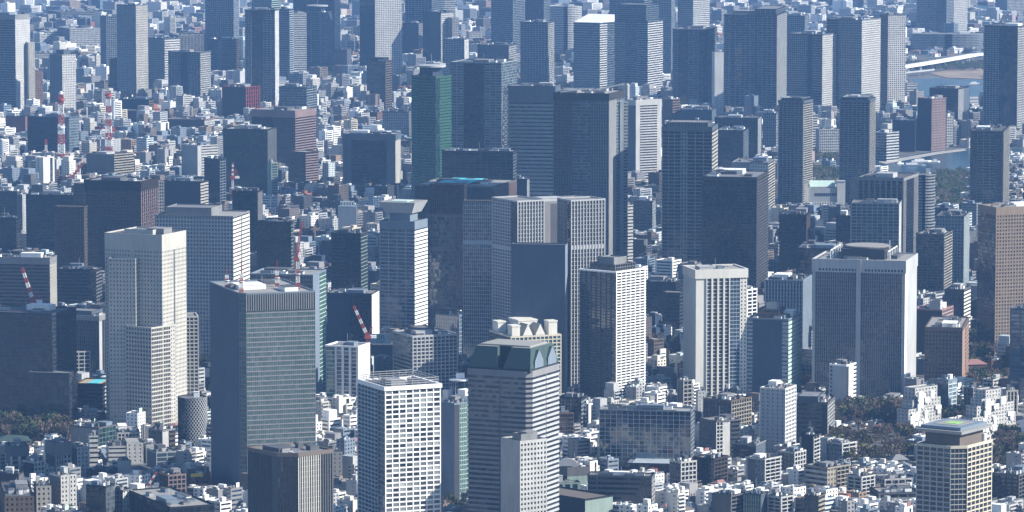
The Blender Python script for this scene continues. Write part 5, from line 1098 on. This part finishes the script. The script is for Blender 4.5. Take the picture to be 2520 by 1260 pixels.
for k, (x, y, w, d, hg, th, c, box_, rv) in enumerate(SMALL):
    if k in IND: continue
    v = VIS.get(k, 0); rg = random.Random(k * 7 + 1); var = rg.choices((0, 1, 2, 3), (3, 4, 4, 1.2 if y < 7000 else .2))[0]
    key = 0; M = mass.setdefault(key, MB()); M.T = (x, y, 0, math.cos(th), math.sin(th))
    lvl = 1 if (v > 0 and y < 10500) else 0
    if v == 0 and rv < .5 and y > 5000: var = 9
    small(lambda n_: M, w, d, hg, rg, c, var, lvl)
M = mass[0]; rg = random.Random(77)          # the city goes on under and beside the camera; its towers show in the glass
for _ in range(520):
    x, y = rg.uniform(-900, 1300), rg.uniform(900, 3300); w, d = rg.uniform(16, 40), rg.uniform(16, 40)
    hg = min(rg.choice((12, 18, 25, 35, 50, 80, 120)), 560 - .172 * y - 40); th = R(zone_theta(x, y)); 
    if hg < 6: continue
    M.T = (x, y, 0, math.cos(th), math.sin(th)); small(lambda n_: M, w, d, hg, rg, rg.choices(CN, CWT)[0], rg.choice((0, 2)), 0)
for key, M in mass.items(): tag(M.obj('distant_city_blocks', None), 'mass of small pale city blocks filling the ground between the towers', kind='stuff')
# ------------------------------------------------------------------ trees
leafm = {}
def lm(k, c1, c2):
    m = groundm('foliage_' + k, c1, c2, .45); leafm[k] = m; N, L = m.node_tree.nodes, m.node_tree.links; B = N['Principled BSDF']
    src = B.inputs['Base Color'].links[0].from_socket; oi = N.new('ShaderNodeObjectInfo'); mr = N.new('ShaderNodeMapRange'); mr.inputs['To Min'].default_value = .55; mr.inputs['To Max'].default_value = 1.5
    mx = N.new('ShaderNodeVectorMath'); mx.operation = 'SCALE'; L.new(oi.outputs['Random'], mr.inputs['Value']); L.new(mr.outputs[0], mx.inputs['Scale']); L.new(src, mx.inputs[0]); L.new(mx.outputs[0], B.inputs['Base Color'])
lm('e', (.018, .035, .014), (.06, .085, .032)); lm('o', (.05, .05, .018), (.14, .12, .045)); lm('b', (.05, .038, .030), (.15, .115, .09))
bark = groundm('bark', (.04, .03, .022), (.10, .08, .06), .8)
TV = {}
for kind in 'eob':
    for v in range(3):
        rg = random.Random(ord(kind) * 10 + v); t = MB()
        def limb(a, b, r0, r1, m=t):
            ra, rb = ring_poly(r0, r0, 6), ring_poly(r1, r1, 6)
            for i in range(6): j = (i + 1) % 6; m.poly([(a[0] + ra[i][0], a[1] + ra[i][1], a[2]), (a[0] + ra[j][0], a[1] + ra[j][1], a[2]), (b[0] + rb[j][0], b[1] + rb[j][1], b[2]), (b[0] + rb[i][0], b[1] + rb[i][1], b[2])], bark)
        limb((0, 0, 0), (.02, 0, .45), .035, .022); cl = []
        for i in range(9):
            a = rg.uniform(0, 6.28); e = (math.cos(a) * rg.uniform(.15, .36), math.sin(a) * rg.uniform(.15, .36), rg.uniform(.45, .92)); limb((.01, 0, rg.uniform(.25, .42)), e, .014, .004); cl.append((e, rg.uniform(.12, .2)))
        cr = MB()
        for (cx, cy_, cz), r_ in cl:
            for i in range(60 if kind != 'b' else 46):
                u, v_, w_ = rg.gauss(0, .5), rg.gauss(0, .5), rg.gauss(0, .42); q_n = math.sqrt(u * u + v_ * v_ + w_ * w_) or 1; u, v_, w_ = [t_ / q_n * min(q_n, .95) for t_ in (u, v_, w_)]; p = (cx + r_ * u, cy_ + r_ * v_, cz + r_ * w_); s_ = rg.uniform(.022, .045) * (1 if kind != 'b' else .8)
                a, b = rg.uniform(0, 6.28), rg.uniform(-.9, .9); ux = (math.cos(a) * s_, math.sin(a) * s_, 0); vx = (-math.sin(a) * math.sin(b) * s_, math.cos(a) * math.sin(b) * s_, math.cos(b) * s_)
                if kind == 'b': vx = tuple(q_ * 2.2 for q_ in vx); ux = tuple(q_ * .45 for q_ in ux)
                cr.poly([tuple(p[i_] - ux[i_] - vx[i_] for i_ in range(3)), tuple(p[i_] + ux[i_] - vx[i_] * .6 for i_ in range(3)), tuple(p[i_] + ux[i_] + vx[i_] for i_ in range(3)), tuple(p[i_] - ux[i_] + vx[i_] * .7 for i_ in range(3))], leafm[kind])
        TV[kind, v] = (t.mesh('trunk'), cr.mesh('crown'), cr)
TN = dict(e='evergreen tree', o='olive tree', b='bare brown tree'); TK = dict(e='dark evergreen', o='olive green', b='bare brown'); trees = []; rng = random.Random(9)
for (x0, x1, y0, y1, n, kinds, hh) in PARKS:
    for _ in range(n):
        for _t in range(12):
            px, py = rng.uniform(x0, x1), rng.uniform(y0, y1); x, y = ground(px, py)
            if not clash([(x, y)]) and all((x - t[0]) ** 2 + (y - t[1]) ** 2 > (hh * .38) ** 2 for t in trees): trees.append((x, y, rng.choice(kinds), hh * rng.uniform(.75, 1.25), px, py)); break
trees.sort(key=lambda t: t[4]); tn = {}
tk_ = []
for t in trees: rel, nk = near_ref(t[4], t[5]); key = (t[2], rel, nk); tn[key] = tn.get(key, 0) + 1; tk_.append((t, key, tn[key]))
for (x, y, kd, hh, px, py), key, idx in tk_:
    nm = {'e': 'evergreen_tree', 'o': 'broadleaf_tree', 'b': 'bare_tree'}[kd]
    lb = f'{TK[kd]} tree {key[1]} the {key[2]}' if tn[key] == 1 else f'{ORD[idx - 1]} {TK[kd]} tree {key[1]} the {key[2]}, left to right'
    lb = fit(lb)
    o = tag(empty(nm, (x, y, 0), rng.uniform(0, 6)), lb, 'tree', 'park trees'); a, b, _ = TV[kd, rng.randrange(3)]
    s_ = (hh * rng.uniform(.9, 1.2), hh * rng.uniform(.9, 1.2), hh); shared('trunk', a, o, scale=s_); shared('crown', b, o, scale=s_)
W_ = MB()
for (x0, x1, y0, y1) in WOODS:
    A = ground(x0, y1); Bq = ground(x1, y1); Cq = ground(x0, y0); n = int(min(420, (Bq[0] - A[0]) * (Cq[1] - A[1]) / 90))
    for _ in range(n):
        px, py = rng.uniform(x0, x1), rng.uniform(y0, y1); x, y = ground(px, py)
        if clash([(x, y)]): continue
        kd = rng.choice('eeb'); src = TV[kd, rng.randrange(3)][2]; s_ = rng.uniform(9, 15); a = rng.uniform(0, 6)
        W_.T = (x, y, 0, s_ * math.cos(a), s_ * math.sin(a)); stp = 3
        for fi in range(0, len(src.f), stp):
            W_.poly([(src.v[i][0], src.v[i][1], src.v[i][2] * s_) for i in src.f[fi]], src.mats[src.m[fi]])
W_.T = None
tag(W_.obj('woodland', None), 'far dark woodland in the bayside parks', kind='stuff')
# ------------------------------------------------------------------ haze
hz = MB(); hz.box(-3600, 3600, -300, 17600, -1, 640, wallm('white'), True); ho = hz.obj('haze', None); tag(ho, 'pale blue haze over the whole city', kind='stuff')
hm = bpy.data.materials.new('haze_air'); hm.use_nodes = True; hn = hm.node_tree; hn.nodes.remove(hn.nodes['Principled BSDF'])
pv = hn.nodes.new('ShaderNodeVolumePrincipled'); pv.inputs['Color'].default_value = HAZE_COL; pv.inputs['Density'].default_value = HAZE_D; pv.inputs['Anisotropy'].default_value = .0
hn.links.new(pv.outputs[0], hn.nodes['Material Output'].inputs['Volume']); ho.data.materials.clear(); ho.data.materials.append(hm)
